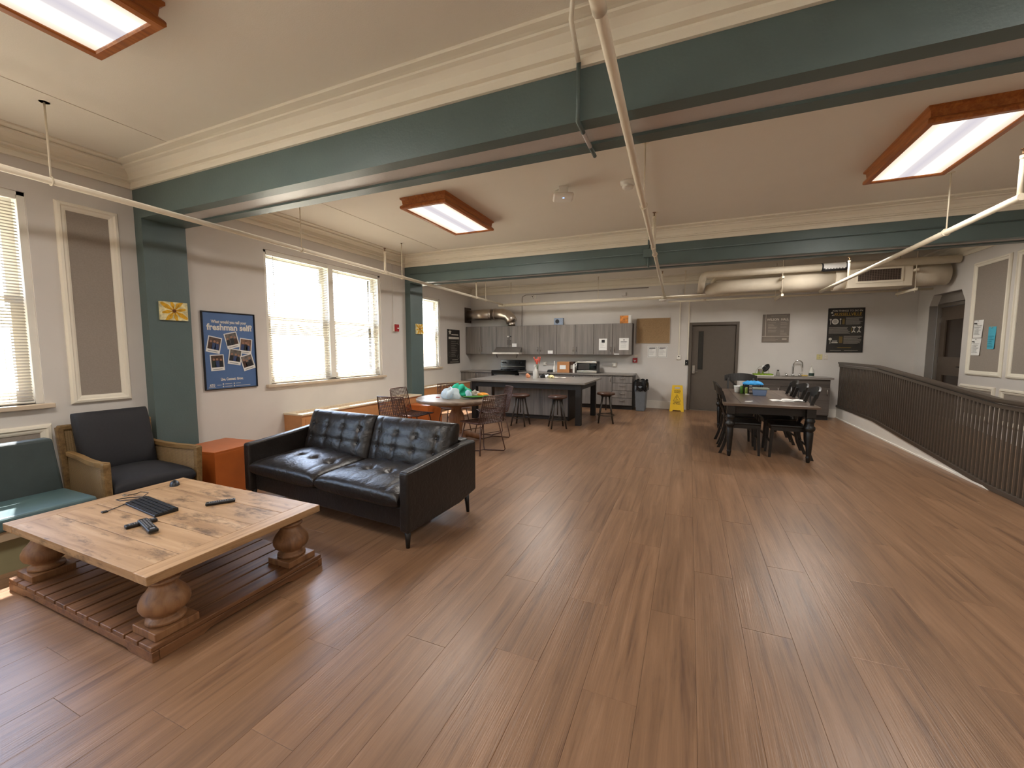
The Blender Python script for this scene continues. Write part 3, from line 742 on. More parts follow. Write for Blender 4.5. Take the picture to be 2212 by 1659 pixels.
for sx in (-1, 1):
    dim = [(-.36+i*.24, yy) for i in range(4) for yy in (-.16, .16)]
    so = MB().cushion(.945, .80, .165, [(-.33, -.1), (-.11, -.1), (.11, -.1), (.33, -.1), (-.33, .18), (-.11, .18), (.11, .18), (.33, .18)], 64, 50, p=7, puff=.035,
                      seams=(('x', -.33, .005), ('x', -.11, .005), ('x', .11, .005), ('x', .33, .005), ('y', -.1, .004), ('y', .18, .004)), dd=.024, dr=.05).build('seat_cushion', M_LEA, sf, loc=(sx*.476, -.07, .375), rot=(math.radians(2), 0, 0))
    for (x, y) in [(-.33, -.1), (-.11, -.1), (.11, -.1), (.33, -.1)]: MB().sphere((x, y, .075), (.012, .012, .006), 10, 6).build('button', M_BTN, so)
    bx_ = [(-.345, -.06), (-.115, -.06), (.115, -.06), (.345, -.06), (-.345, .08), (-.115, .08), (.115, .08), (.345, .08)]
    bo = MB().cushion(.95, .48, .22, bx_, 70, 44, p=5, puff=.025, seams=tuple(('x', c, .006) for c in (-.345, -.115, .115, .345)) + (('y', -.06, .006), ('y', .08, .006)), dd=.011, dr=.04)
    bo = bo.build('back_cushion', M_LEA, sf, loc=(sx*.478, .235, .605), rot=(math.radians(72), 0, 0))
    for (x, y) in bx_: MB().sphere((x, y, .108), (.012, .012, .007), 10, 6).build('button', M_BTN, bo)
for sx in (-1, 1):
    for y, z in ((-.40, .14), (.38, .19)): MB().cyl((sx*.985, y, z), (sx*.995, y-(.01 if y < 0 else -.01), 0), .026, .015, n=12).build('leg', M_BLKWOOD, sf)

# ------------------------------------------------------------------ rattan armchair
def cane(name, c1, c2, sc=70, plane='YZ'):
    if name in MATS: return MATS[name]
    m = bpy.data.materials.new(name); m.use_nodes = True; nt = m.node_tree; N = nt.nodes; L = nt.links; p = N['Principled BSDF']
    tc = N.new('ShaderNodeTexCoord'); w1 = N.new('ShaderNodeTexWave'); w1.bands_direction = 'Z'; w1.inputs['Scale'].default_value = sc*.6; w1.inputs['Distortion'].default_value = 1.2
    w2 = N.new('ShaderNodeTexWave'); w2.bands_direction = plane[0]; w2.inputs['Scale'].default_value = sc*.25
    L.new(tc.outputs['Object'], w1.inputs['Vector']); L.new(tc.outputs['Object'], w2.inputs['Vector'])
    ad = N.new('ShaderNodeMath'); ad.operation = 'MULTIPLY_ADD'; ad.inputs[1].default_value = .5; L.new(w2.outputs['Fac'], ad.inputs[0]); L.new(w1.outputs['Fac'], ad.inputs[2])
    r = N.new('ShaderNodeValToRGB'); r.color_ramp.elements[0].color = lin(c1); r.color_ramp.elements[1].color = lin(c2); r.color_ramp.elements[0].position = .2; r.color_ramp.elements[1].position = .9
    L.new(ad.outputs[0], r.inputs['Fac']); L.new(r.outputs['Color'], p.inputs['Base Color'])
    b_ = N.new('ShaderNodeBump'); b_.inputs['Strength'].default_value = .8; b_.inputs['Distance'].default_value = .004; L.new(ad.outputs[0], b_.inputs['Height']); L.new(b_.outputs[0], p.inputs['Normal'])
    p.inputs['Roughness'].default_value = .6; MATS[name] = m; return m
M_CANE = cane('woven_cane', '665033', 'a68a64'); M_CANEX = cane('woven_cane_back', '6e5634', 'a88a60', plane='XZ')
M_RATT = wood('rattan_wood', ['5c4428', '80643e', '957a52'], rough=.45, axis='Y', grain=1.2, bump=.05)
M_NAVY = mat('charcoal_cushion', '1f1f24', .75, var=.1, nscale=60, bump=.1, bscale=500)
ac = thing('armchair', 'rattan armchair with woven cane arms and charcoal cushions', 'armchair', (-4.60, 2.015, 0), math.radians(88))
for sx in (-1, 1):
    ao = bpy.data.objects.new('arm', None)
    pts = [(.37, -.42), (.38, -.3), (.36, -.1), (.335, .12), (.33, .34)]   # plan curve of the arm (x, y)
    zt = [.605, .6, .595, .60, .61]
    tr = MB()
    for i in range(4):
        (xa, ya), (xb, yb) = pts[i], pts[i+1]
        tr.hexa([(sx*(xa-.025), ya, zt[i]-.035), (sx*(xa+.025), ya, zt[i]-.035), (sx*(xb+.025), yb, zt[i+1]-.035), (sx*(xb-.025), yb, zt[i+1]-.035),
                 (sx*(xa-.025), ya, zt[i]), (sx*(xa+.025), ya, zt[i]), (sx*(xb+.025), yb, zt[i+1]), (sx*(xb-.025), yb, zt[i+1])])
    arm = tr.build('arm', M_RATT, ac)
    pn = MB()
    for i in range(4):
        (xa, ya), (xb, yb) = pts[i], pts[i+1]; lo = .16
        ka, kb_ = (xa-.335)*.6, (xb-.335)*.6
        pn.hexa([(sx*(xa-.012-ka), ya, lo), (sx*(xa+.012-ka), ya, lo), (sx*(xb+.012-kb_), yb, lo), (sx*(xb-.012-kb_), yb, lo),
                 (sx*(xa-.012), ya, zt[i]-.03), (sx*(xa+.012), ya, zt[i]-.03), (sx*(xb+.012), yb, zt[i+1]-.03), (sx*(xb-.012), yb, zt[i+1]-.03)])
    pn.build('cane_panel', M_CANE, arm)
    MB().hexa([(sx*.335, -.41, 0), (sx*.385, -.41, 0), (sx*.385, -.36, 0), (sx*.335, -.36, 0), (sx*.345, -.435, .6), (sx*.4, -.435, .6), (sx*.4, -.375, .6), (sx*.345, -.375, .6)]).build('front_post', M_RATT, ac, bevel=.008)
    MB().hexa([(sx*.31, .33, 0), (sx*.36, .33, 0), (sx*.36, .38, 0), (sx*.31, .38, 0), (sx*.33, .40, .82), (sx*.385, .40, .82), (sx*.385, .45, .82), (sx*.33, .45, .82)]).build('rear_post', M_RATT, ac, bevel=.008)
MB().hexa([(-.34, .345, .2), (.34, .345, .2), (.34, .37, .2), (-.34, .37, .2), (-.36, .415, .80), (.36, .415, .80), (.36, .44, .80), (-.36, .44, .80)]).build('back_panel', M_CANEX, ac)
MB().box(-.37, .37, .40, .45, .79, .835).build('top_rail', M_RATT, ac, bevel=.01)
for y_ in (-.40, .32): MB().box(-.35, .35, y_, y_+.04, .2, .26).build('seat_rail', M_RATT, ac, bevel=.006)
MB().box(-.34, .34, -.38, .35, .24, .27).build('seat_deck', M_RATT, ac)
MB().cushion(.66, .74, .155, (), 30, 30, p=8, puff=.03).build('seat_cushion', M_NAVY, ac, loc=(0, -.055, .35))
MB().cushion(.60, .56, .17, (), 30, 30, p=7, puff=.035).build('back_cushion', M_NAVY, ac, loc=(0, .26, .665), rot=(math.radians(76), 0, 0))

ac.scale = (.88, 1, 1)
# ------------------------------------------------------------------ teal bench under the window
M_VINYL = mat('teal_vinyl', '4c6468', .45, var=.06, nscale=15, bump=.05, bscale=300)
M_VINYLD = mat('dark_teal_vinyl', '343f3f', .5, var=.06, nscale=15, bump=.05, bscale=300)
bn = thing('bench', 'long teal vinyl bench seat under the left window', 'bench', (-4.45, .5, 0))
MB().box(-.17, .33, -1.1, 1.08, .29, .385).build('seat', M_VINYL, bn, bevel=.022, seg=3)
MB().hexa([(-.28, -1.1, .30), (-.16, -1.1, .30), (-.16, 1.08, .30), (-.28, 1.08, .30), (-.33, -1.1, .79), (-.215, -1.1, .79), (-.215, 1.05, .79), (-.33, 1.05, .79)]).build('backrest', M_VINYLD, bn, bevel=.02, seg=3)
MB().box(-.30, .315, -1.08, 1.06, .225, .29).build('seat_rail', mat('bench_rail', 'b6a58c', .5), bn, bevel=.004)
MB().box(-.28, .28, -1.05, 1.05, 0, .225).build('base', mat('bench_base', '8f8a6a', .6, var=.05), bn)

# ------------------------------------------------------------------ orange cube tables and radiator covers
M_ORNG = mat('orange_laminate', 'b25e28', .38, var=.08, nscale=6)
def cube_table(loc, rz_, s, h, label):
    t = thing('cube_table', label, 'side table', loc, rz_, 'orange cube tables')
    MB().box(-s/2, s/2, -s/2, s/2, h-.022, h).build('top', M_ORNG, t, bevel=.003)
    for sx in (-1, 1): MB().box(sx*s/2-(.02 if sx > 0 else 0), sx*s/2+(.02 if sx < 0 else 0), -s/2, s/2, 0, h-.022).build('side_panel', M_ORNG, t, bevel=.002)
    for sy in (-1, 1): MB().box(-s/2+.02, s/2-.02, sy*(s/2-.001)-(.018 if sy > 0 else 0), sy*(s/2-.001)+(.018 if sy < 0 else 0), 0, h-.022).build('end_panel', M_ORNG, t)
cube_table((-4.585, 2.775, 0), math.radians(6), .56, .48, 'orange cube side table between the armchair and the sofa')
cube_table((-4.535, 6.42, 0), math.radians(0), .46, .48, 'orange cube side table behind the wire chairs near the pilaster')
M_RCOV = mat('radiator_cover_paint', 'c08a5a', .5, var=.05); M_RTOP = mat('radiator_top_paint', 'e3d5bb', .5, var=.03)
def rad(x0, x1, y0, y1, h, label):
    t = thing('radiator_cover', label, 'radiator cover', ((x0+x1)/2, (y0+y1)/2, 0), 0, 'low radiator covers under the windows')
    w, l = (x1-x0)/2, (y1-y0)/2
    MB().box(-w, w-.01, -l, l, 0, h-.025).build('body', M_RCOV, t, bevel=.003)
    MB().box(-w, w+.01, -l-.01, l, h-.025, h).build('top_shelf', M_RTOP, t, bevel=.004)
    MB().box(w-.01, w-.004, -l+.06, l-.06, .08, h-.08).build('front_panel', M_RCOV, t)
    gr = MB()
    n = int((2*l-.2)/.06)
    for i in range(n): gr.box(-w*.4, w*.5, -l+.1+i*.06, -l+.1+i*.06+.012, h-.002, h+.0015)
    gr.build('top_grille', M_RCOV, t)
rad(XL, -4.79, 3.97, 6.69, .62, 'low tan radiator cover under the double window'); rad(X3, -5.73, 7.12, 10.35, .59, 'low tan radiator cover under the narrow far window')

# ------------------------------------------------------------------ round table and wire chairs
M_RT = wood('round_table_wood', ['5b4a3c', '806c5a', '98836e'], rough=.35, axis='X', grain=.7, bump=.08)
M_RTL = wood('round_table_leg', ['6a4226', '8a5f3e', '9a7050'], rough=.5, axis='Z', grain=.7, bump=.05)
RTX, RTY, RTZ = -3.40, 5.68, .73
t = thing('round_table', 'round wooden pedestal table surrounded by wire chairs', 'table', (RTX, RTY, 0))
MB().lathe([(.60, RTZ-.055), (.625, RTZ-.05), (.63, RTZ-.03), (.63, RTZ-.008), (.622, RTZ)], 56).build('top', M_RT, t)
MB().lathe([(.42, RTZ-.10), (.44, RTZ-.095), (.44, RTZ-.055)], 40).build('apron', M_RTL, t)
MB().lathe([(.14, .10), (.15, .14), (.10, .17), (.085, .22), (.1, .3), (.13, .38), (.125, .44), (.085, .52), (.08, .56), (.11, .6), (.12, .64)], 28).build('pedestal', M_RTL, t)
for k in range(4):
    a = PI/4+k*PI/2+.2; d = Vector((math.cos(a), math.sin(a), 0))
    MB().tube([d*.08+Vector((0, 0, .13)), d*.22+Vector((0, 0, .115)), d*.34+Vector((0, 0, .07)), d*.43+Vector((0, 0, .04))], [.055, .05, .045, .04], n=10).build('foot', M_RTL, t)
M_WIRE = mat('wire_metal', '4e3328', .45, metal=.3, var=.15)
def wire_chair():
    t = thing('wire_chair', '', 'chair', (0, 0, 0), 0, 'wire chairs around the round table')
    def seatp(u, v):   # u across, v front to back
        x = (u-.5)*.46; y = -.22+v*.44
        return (x, y, .44 - .03*(1-(2*u-1)**2)*math.sin(PI*min(1, v*1.05)) + (.015 if v > .98 else 0))
    def backp(u, v):
        x = (u-.5)*(.46-.04*v); y = .22+v*.09 + .05*(1-(2*u-1)**2)*(.3+.7*v); return (x, y, .45+v*.40)
    for nm, fn in (('seat', seatp), ('back', backp)):
        w = MB()
        for i in range(15): w.tube([fn(i/14, j/8) for j in range(9)], .0045, n=4)
        for j in range(19): w.tube([fn(i/8, j/18) for i in range(9)], .0045, n=4)
        w.build(nm, M_WIRE, t)
    MB().tube([seatp(0, 0), seatp(.5, 0), seatp(1, 0), seatp(1, .5), seatp(1, 1)] + [backp(1, k/4) for k in range(1, 5)] + [backp(.75, 1), backp(.5, 1), backp(.25, 1)] + [backp(0, 1-k/4) for k in range(0, 5)] + [seatp(0, .5)], .0085, n=6, closed=True).build('rim', M_WIRE, t)
    for sx in (-1, 1):
        MB().tube([(sx*.17, .18, .425), (sx*.235, .25, .03), (sx*.225, .235, .008), (sx*.05, 0, .008), (sx*.225, -.235, .008), (sx*.235, -.25, .03), (sx*.17, -.18, .425)], .0085, n=6).build('leg_loop', M_WIRE, t)
    w = MB().tube([(-.19, .2, .30), (.19, .2, .30)], .0055, n=6); w.tube([(-.19, -.2, .30), (.19, -.2, .30)], .0055, n=6); w.tube([(-.055, 0, .012), (.055, 0, .012)], .0055, n=6)
    w.build('cross_bar', M_WIRE, t)
    return t
w0 = wire_chair(); w0.location = (-3.75, 4.80, 0); w0.rotation_euler = (0, 0, PI+.05); w0['label'] = 'brown wire chair nearest the sofa back, left of round table'
dup(w0, (-4.13, 5.55, 0), PI/2, 'brown wire chair beside the tan radiator cover')
dup(w0, (-3.92, 6.46, 0), math.radians(50), 'brown wire chair at the far left of round table, before the pilaster')
dup(w0, (-2.78, 5.36, 0), math.radians(-114), 'brown wire chair in the foreground right of round table, back to viewer')
dup(w0, (-3.10, 6.36, 0), math.radians(-50), 'brown wire chair behind the round table, closest to the bar stools')
# things on the round table
def blob(seed, r, n=20, m=12, amp=.25, fz=1.0):
    rnd = random.Random(seed); ph = [(rnd.uniform(0, 6.3), rnd.uniform(1, 5), rnd.uniform(1, 4)) for _ in range(6)]
    def fn(u, v):
        a = 2*PI*u; e = PI*v - PI/2; k = 1
        for p_, f_, g_ in ph: k += amp/6*math.sin(round(f_)*a+p_)*math.cos(g_*e+p_)*2.2
        z = r[2]*math.sin(e)*k*fz
        return (r[0]*math.cos(e)*math.cos(a)*k, r[1]*math.cos(e)*math.sin(a)*k, max(z, -r[2]*.8)+r[2]*.8)
    return MB().grid(fn, n, m)
tag(blob(3, (.11, .10, .09), 28, 16, .5).build('plastic_bag', sheet_mat('clear_bag', 'dfe8ea', .5), loc=(-3.40, 5.50, RTZ)), 'crumpled clear white plastic bag on the round table', 'plastic bag')
tag(blob(5, (.15, .11, .10), 28, 16, .4).build('cloth', mat('teal_cloth', '17a882', .7, var=.12), loc=(-3.50, 5.92, RTZ)), 'bright teal green cloth heaped on the round table', 'cloth')
t = thing('leaf_platter', 'green leaf-shaped platter at the near edge of round table', 'platter', (-3.05, 5.66, RTZ), math.radians(40))
def leaff(u, v):
    s = (u-.5)*2; w_ = .105*(1-s*s)**.7; y = (v-.5)*2*w_
    return (s*.21, y, .006+.03*abs(v-.5)*2*(1-.5*abs(s))+.025*s*s)
MB().grid(leaff, 20, 10).build('dish', mat('leaf_green', '2f6d22', .35, var=.15), t); MB().tube([(-.2, 0, .03), (-.1, 0, .013), (0, 0, .009), (.1, 0, .013), (.2, 0, .03)], .004, n=6).build('midrib', mat('leaf_rib', '4f8a35', .4), t)
t = thing('snack_bag', 'orange foil snack bag on the round table', 'snack bag', (-3.05, 5.93, RTZ), math.radians(-35))
MB().cushion(.2, .11, .05, (), 18, 12, p=5, puff=.01).build('pouch', mat('orange_foil', 'd88a1c', .3, var=.2, nscale=18), t, loc=(0, 0, .035))
for sx in (-1, 1): MB().box(sx*.1-.012, sx*.1+.012, -.05, .05, .03, .04).build('crimp', mat('foil_edge', 'c8b28a', .3, metal=.6), t)
tag(blob(9, (.07, .05, .045), 18, 10, .5).build('crumpled_wrapper', sheet_mat('wrapper', 'c9c2b2', .3), loc=(-3.24, 6.02, RTZ)), 'pale crumpled wrapper beside the snack bag', 'wrapper')
tag(MB().box(-.03, .03, -.015, .015, 0, .012).build('candy_packet', mat('red_packet', 'a33a30', .4), loc=(-3.66, 5.55, RTZ), rot=(0, 0, .4), bevel=.003), 'small red packet alone on the round table', 'packet')
tag(blob(12, (.05, .045, .06), 16, 10, .3).build('plastic_cup', sheet_mat('clear_cup', 'cfe3ea', .5), loc=(-3.25, 5.80, RTZ)), 'small clear plastic cup lid on the round table', 'cup')

# ================================================================== KITCHEN
GW = ['66605b', '7e7771', '8e8780']
M_CAB = wood('grey_cabinet_wood', GW, rough=.5, axis='Z', grain=.55, bump=.05)
M_CABX = wood('grey_counter_wood', ['6b645f', '8a837c', '9c958d'], rough=.28, axis='X', grain=.5, bump=.03)
M_CABIN = mat('cabinet_edge', '4a433e', .6, var=.1); M_KICK = mat('toe_kick', '2c2723', .6)
M_HANDLE = mat('handle_nickel', 'a8a098', .3, metal=.9)
def handle_v(parent, x, y, z, l=.11):
    h = MB().tube([(x, y, z-l/2), (x, y-.025, z-l/2), (x, y-.025, z+l/2), (x, y, z+l/2)], .007, n=6); return h.build('handle', M_HANDLE, parent)
def handle_h(parent, x, y, z, l=.12):
    h = MB().tube([(x-l/2, y, z), (x-l/2, y-.025, z), (x+l/2, y-.025, z), (x+l/2, y, z)], .007, n=6); return h.build('handle', M_HANDLE, parent)
UY, UZ0, UZ1 = 10.72, 1.355, 2.145
def upper(x0, x1, z0, label, panes=2):
    cx = (x0+x1)/2; t = thing('wall_cabinet', label, 'cabinet', (cx, UY, z0), 0, 'grey wood wall cabinets')
    w = (x1-x0)/2; H = UZ1-z0
    MB().box(-w, w, .02, YB-UY-.004, 0, H).build('body', M_CABIN, t)
    for i, (a, c) in enumerate(((-w, 0), (0, w))):
        d = MB().box(a+.005, c-.005, 0, .02, .004, H-.004).build('door', M_CAB, t, bevel=.0015)
        handle_v(d, (c-.045) if i == 0 else (a+.045), 0, .14)
upper(-6.075, -5.08, UZ0, 'grey wall cabinet in the window corner'); upper(-5.08, -4.29, 1.545, 'short grey wall cabinet above the range hood')
upper(-4.29, -3.287, UZ0, 'grey wall cabinet just right of the range hood'); upper(-3.287, -2.293, UZ0, 'grey wall cabinet above the microwave')
upper(-2.293, -1.33, UZ0, 'grey wall cabinet at the right end with notices taped on')
# range hood
t = thing('range_hood', 'pale steel range hood under the short cabinet', 'range hood', (-4.685, 10.58, 1.36))
MB().hexa([(-.42, -.06, .05), (.39, -.06, .05), (.39, .46, .05), (-.42, .46, .05), (-.39, .15, .185), (.39, .15, .185), (.39, .46, .185), (-.39, .46, .185)]).build('canopy', mat('hood_top', '8a837c', .35, metal=.5), t)
MB().box(-.42, .39, -.075, .46, .0, .05).build('front_lip', mat('hood_lip', 'd8d2c8', .3, metal=.3), t, bevel=.004)
for x in (-.3, .32): MB().tube([(x, -.04, 0), (x, -.04, -.05), (x+.02*(1 if x < 0 else -1), -.04, -.1)], .008, n=6).build('hook', M_DKMETAL, t)
# shiny exhaust duct
t = thing('exhaust_duct', 'shiny metal exhaust duct bending down above the hood cabinet', 'duct', (-4.66, 10.86, 2.147))
M_SHINY = mat('galvanised', 'd2c8bc', .3, metal=1.0, var=.08, nscale=10)
ex = MB().tube([(-1.42, 0, .34), (-.62, 0, .345)], .155, n=24); ex.build('long_section', M_SHINY, t)
MB().tube([(-.62, 0, .345), (-.28, 0, .345), (-.13, 0, .30), (-.03, 0, .2), (-.0, 0, .12)], .158, n=24).build('elbow', M_SHINY, t)
MB().tube([(0, 0, 0), (0, 0, .13)], .10, n=20).build('outlet', M_SHINY, t)
for q in (-.66, -.52): MB().cyl((q-.012, 0, .345), (q+.012, 0, .345), .166, n=24).build('collar', M_SHINY, t)
MB().box(-1.42, -1.40, -.19, .18, .12, .56).build('wall_plate', mat('plate_metal', '5d5048', .4, metal=.6), t)
# base cabinets
CY, CZT = 10.42, .88
def base(x0, x1, label, doors=2, drawers=0):
    cx = (x0+x1)/2; t = thing('base_cabinet', label, 'cabinet', (cx, CY, 0), 0, 'grey wood base cabinets')
    w = (x1-x0)/2
    MB().box(-w, w, .02, YB-CY-.004, .1, CZT-.035).build('body', M_CABIN, t); MB().box(-w, w, .07, YB-CY-.004, 0, .1).build('toe_kick', M_KICK, t)
    if drawers:
        zs = [.105, .29, .47, .66, .835]
        for i in range(4):
            d = MB().box(-w+.005, w-.005, 0, .02, zs[i]+.005, zs[i+1]-.005).build('drawer', M_CAB, t, bevel=.0015); handle_h(d, 0, 0, zs[i+1]-.06)
    else:
        for i in range(doors):
            a, c = -w+2*w*i/doors, -w+2*w*(i+1)/doors
            d = MB().box(a+.005, c-.005, 0, .02, .108, .835).build('door', M_CAB, t, bevel=.0015); handle_v(d, (c-.045) if i % 2 == 0 else (a+.045), 0, .75)
base(-6.075, -5.09, 'grey base cabinet in the window corner left of the stove'); base(-4.26, -3.25, 'grey base cabinet just right of the stove')
base(-3.25, -2.25, 'grey base cabinet under the cardboard box'); base(-2.25, -1.75, 'narrow grey base cabinet left of the drawers', 1); base(-1.75, -1.26, 'grey base cabinet with four drawers at the counter end', 0, 4)
for (a, c, lab) in ((-6.08, -5.09, 'short grey countertop in the corner left of the stove'), (-4.26, -1.24, 'long grey countertop holding the microwave')):
    o = MB().box(a, c, CY-.03, YB-.004, CZT-.035, CZT).build('countertop', M_CABX, bevel=.004); tag(o, lab, 'countertop')
# stove
t = thing('stove', 'black electric stove with raised control panel', 'stove', (-4.675, 10.4, 0))
M_GLOSS = mat('black_enamel', '111112', .18, var=.05); M_SCR = mat('stove_glass', '050506', .06, var=0)
MB().box(-.385, .385, .02, .64, .04, .89).build('body', M_GLOSS, t); MB().box(-.40, .40, -.02, .64, .89, .915).build('cooktop', M_SCR, t, bevel=.004)
MB().hexa([(-.385, .55, .915), (.385, .55, .915), (.385, .64, .915), (-.385, .64, .915), (-.385, .575, 1.19), (.385, .575, 1.19), (.385, .64, 1.19), (-.385, .64, 1.19)]).build('control_panel', M_GLOSS, t, bevel=.008)
for x in (-.31, -.235, .19, .27): MB().cyl((x, .565, 1.115), (x, .535, 1.112), .022, n=12).build('knob', M_BLACK, t)
MB().box(-.1, .08, .557, .568, 1.08, 1.15).build('clock_display', mat('display', '1c2326', .2), t); MB().box(-.37, .37, .545, .556, 1.0, 1.012).build('trim_strip', M_STEEL, t)
MB().box(-.37, .37, -.005, .02, .2, .82).build('oven_door', M_GLOSS, t, bevel=.004); MB().tube([(-.3, -.005, .79), (-.3, -.04, .79), (.3, -.04, .79), (.3, -.005, .79)], .01, n=8).build('door_handle', M_STEEL, t)
for x, y, r_ in ((-.19, .15, .1), (.19, .15, .08), (-.19, .4, .08), (.19, .4, .1)): MB().lathe([(r_, .9155), (r_, .917), (r_*.93, .917), (r_*.93, .9155)], 24, (x, y, 0)).build('burner_ring', mat('burner_grey', '3a3a3c', .3), t)
# island
IX0, IX1, IY0, IY1, IZ = -4.42, -1.82, 7.77, 9.42, .85
M_IDK = mat('island_black', '1c1917', .5, var=.12)
t = thing('kitchen_island', 'grey kitchen island with dark post legs and overhanging top', 'kitchen island', ((IX0+IX1)/2, (IY0+IY1)/2, 0))
cx, cy = (IX0+IX1)/2, (IY0+IY1)/2; hx, hy = (IX1-IX0)/2, (IY1-IY0)/2
MB().box(-hx, hx, -hy, hy, IZ-.035, IZ).build('worktop', M_CABX, t, bevel=.003)
b = MB(); b.box(-hx+.1, hx-.1, -hy+.1, -hy+.14, IZ-.15, IZ-.035); b.box(-hx+.1, hx-.1, hy-.14, hy-.1, IZ-.15, IZ-.035); b.box(-hx+.1, -hx+.14, -hy+.14, hy-.14, IZ-.15, IZ-.035); b.box(hx-.14, hx-.1, -hy+.14, hy-.14, IZ-.15, IZ-.035)
b.build('apron', M_IDK, t)
for sx in (-1, 1):
    for sy in (-1, 1):
        x, y = sx*(hx-.15), sy*(hy-.15); MB().box(x-.055, x+.055, y-.055, y+.055, 0, IZ-.035).build('leg', M_IDK, t, bevel=.003)
bx0, bx1, by0, by1 = -3.98-cx, -2.29-cx, 8.3-cy, 9.24-cy
MB().box(bx0, bx1, by0+.02, by1, .09, IZ-.036).build('cabinet_body', M_CAB, t); MB().box(bx0, bx1, by0+.05, by1-.02, 0, .09).build('toe_kick', M_KICK, t)
MB().box(bx1, bx1+.02, by0, by1, 0, IZ-.036).build('end_panel', M_IDK, t)
for i in range(3): MB().box(bx0+(bx1-bx0)*i/3+.002, bx0+(bx1-bx0)*(i+1)/3-.002, by0, by0+.02, .09, IZ-.036).build('back_panel', M_CAB, t, bevel=.001)
# stools
M_SEAT = wood('stool_seat_wood', ['2c1a12', '4a2e20', '573828'], rough=.3, axis='X', grain=1, bump=.03)
M_STL = mat('stool_metal', '4a443d', .4, metal=.7, var=.15)
def stool():
    t = thing('bar_stool', '', 'stool', (0, 0, 0), 0, 'backless bar stools at the island')
    MB().lathe([(.16, .57), (.18, .577), (.185, .595), (.18, .611), (.165, .618), (.06, .612), (0, .61)], 32).build('seat', M_SEAT, t)
    MB().lathe([(.10, .535), (.105, .55), (.105, .56), (.06, .572)], 24).build('seat_plate', M_STL, t)
    MB().cyl((0, 0, .25), (0, 0, .56), .011, n=10).build('screw', M_STL, t)
    for k in range(4):
        a = PI/4+k*PI/2; MB().tube([(.09*math.cos(a), .09*math.sin(a), .55), (.205*math.cos(a), .205*math.sin(a), 0)], [.018, .015], n=8).build('leg', M_STL, t)
    MB().tube([(.172*math.cos(2*PI*k/32), .172*math.sin(2*PI*k/32), .16) for k in range(32)], .008, n=6, closed=True).build('foot_ring', M_STL, t)
    for k in range(4):
        a = PI/4+k*PI/2
    MB().tube([(-.12, -.12, .19), (.12, .12, .19)], .006, n=6).build('brace', M_STL, t)
    return t
s0 = stool(); s0.location = (-3.03, 7.50, 0); s0['label'] = 'round wooden bar stool nearest the wire chairs'
dup(s0, (-2.28, 7.52, 0), .5, 'round wooden bar stool at the middle of the island front'); dup(s0, (-1.54, 8.47, 0), .2, 'round wooden bar stool at the island end beside the post legs')
# things on the island
t = thing('spray_bottle', 'tall white bottle standing on the island', 'bottle', (-3.03, 8.33, IZ))
MB().lathe([(.045, 0), (.048, .01), (.048, .17), (.03, .215), (.018, .235), (.016, .27)], 20).build('body', sheet_mat('white_bottle', 'eeece6', .2), t)
MB().box(-.014, .014, -.045, .02, .27, .31).build('nozzle', M_WHITE, t, bevel=.004); MB().box(-.006, .006, -.04, -.03, .235, .275).build('trigger', M_WHITE, t)
t = thing('flower_vase', 'slim grey vase with red flowers on the island', 'vase', (-3.12, 8.75, IZ))
MB().lathe([(.028, 0), (.03, .02), (.022, .1), (.018, .17), (.024, .2)], 18).build('vase', mat('vase_grey', 'a9a49c', .25, metal=.3), t)
rnd = random.Random(4)
for k in range(8):
    a = k*PI/4+rnd.uniform(-.3, .3); r_ = rnd.uniform(.04, .11); zt_ = rnd.uniform(.36, .45)
    st = MB().tube([(0, 0, .15), (r_*.4*math.cos(a), r_*.4*math.sin(a), .27), (r_*math.cos(a), r_*math.sin(a), zt_)], .003, n=5).build('stem', mat('stem_green', '4c5a2c', .6), t)
    p_ = MB()
    for q in range(4):
        p_.sphere((r_*math.cos(a)*(.75+.12*q), r_*math.sin(a)*(.75+.12*q), zt_-.05+.025*q), (.012, .012, .022), 8, 6)
    p_.build('petals', mat('flower_red', 'cf5a48', .6, var=.25), st)
tag(blob(21, (.05, .05, .055), 18, 12, .25).build('orange_pouch', mat('peach_foil', 'e09468', .4, var=.15), loc=(-3.36, 8.75, IZ)), 'peach coloured pouch left of the white bottle', 'pouch')
t = thing('black_bag', 'crumpled black and white bag on the island', 'bag', (-2.98, 8.90, IZ)); blob(22, (.085, .07, .05), 20, 12, .5).build('bag', M_BLACK, t); blob(23, (.05, .04, .035), 16, 10, .5).build('label_patch', M_PAPER, t, loc=(.05, -.05, 0))
tag(blob(25, (.055, .05, .035), 18, 12, .5).build('food_wrapper', mat('yellow_wrapper', 'd8cf9a', .5, var=.15), loc=(-2.83, 8.82, IZ)), 'pale yellow wrapper among the papers on the island', 'wrapper')
o = MB().grid(lambda u, v: ((u-.5)*.3, (v-.5)*.16, .016+.012*math.sin(u*9)*v), 14, 6).build('paper_sheet', sheet_mat('thin_paper', 'efe9e0', .2), loc=(-2.66, 8.86, IZ)); tag(o, 'crumpled white paper at the right of the island clutter', 'paper')
t = thing('glass_jar', 'small glass jar with dark contents between bottle and vase', 'jar', (-3.10, 8.55, IZ)); MB().lathe([(.03, 0), (.034, .01), (.034, .07), (.03, .085)], 18).build('glass', glass_mat('jar_glass', (.9, .9, .88), .1), t); MB().lathe([(.028, .003), (.03, .035), (0, .036)], 16).build('contents', mat('dark_jam', '4a1f16', .4), t)
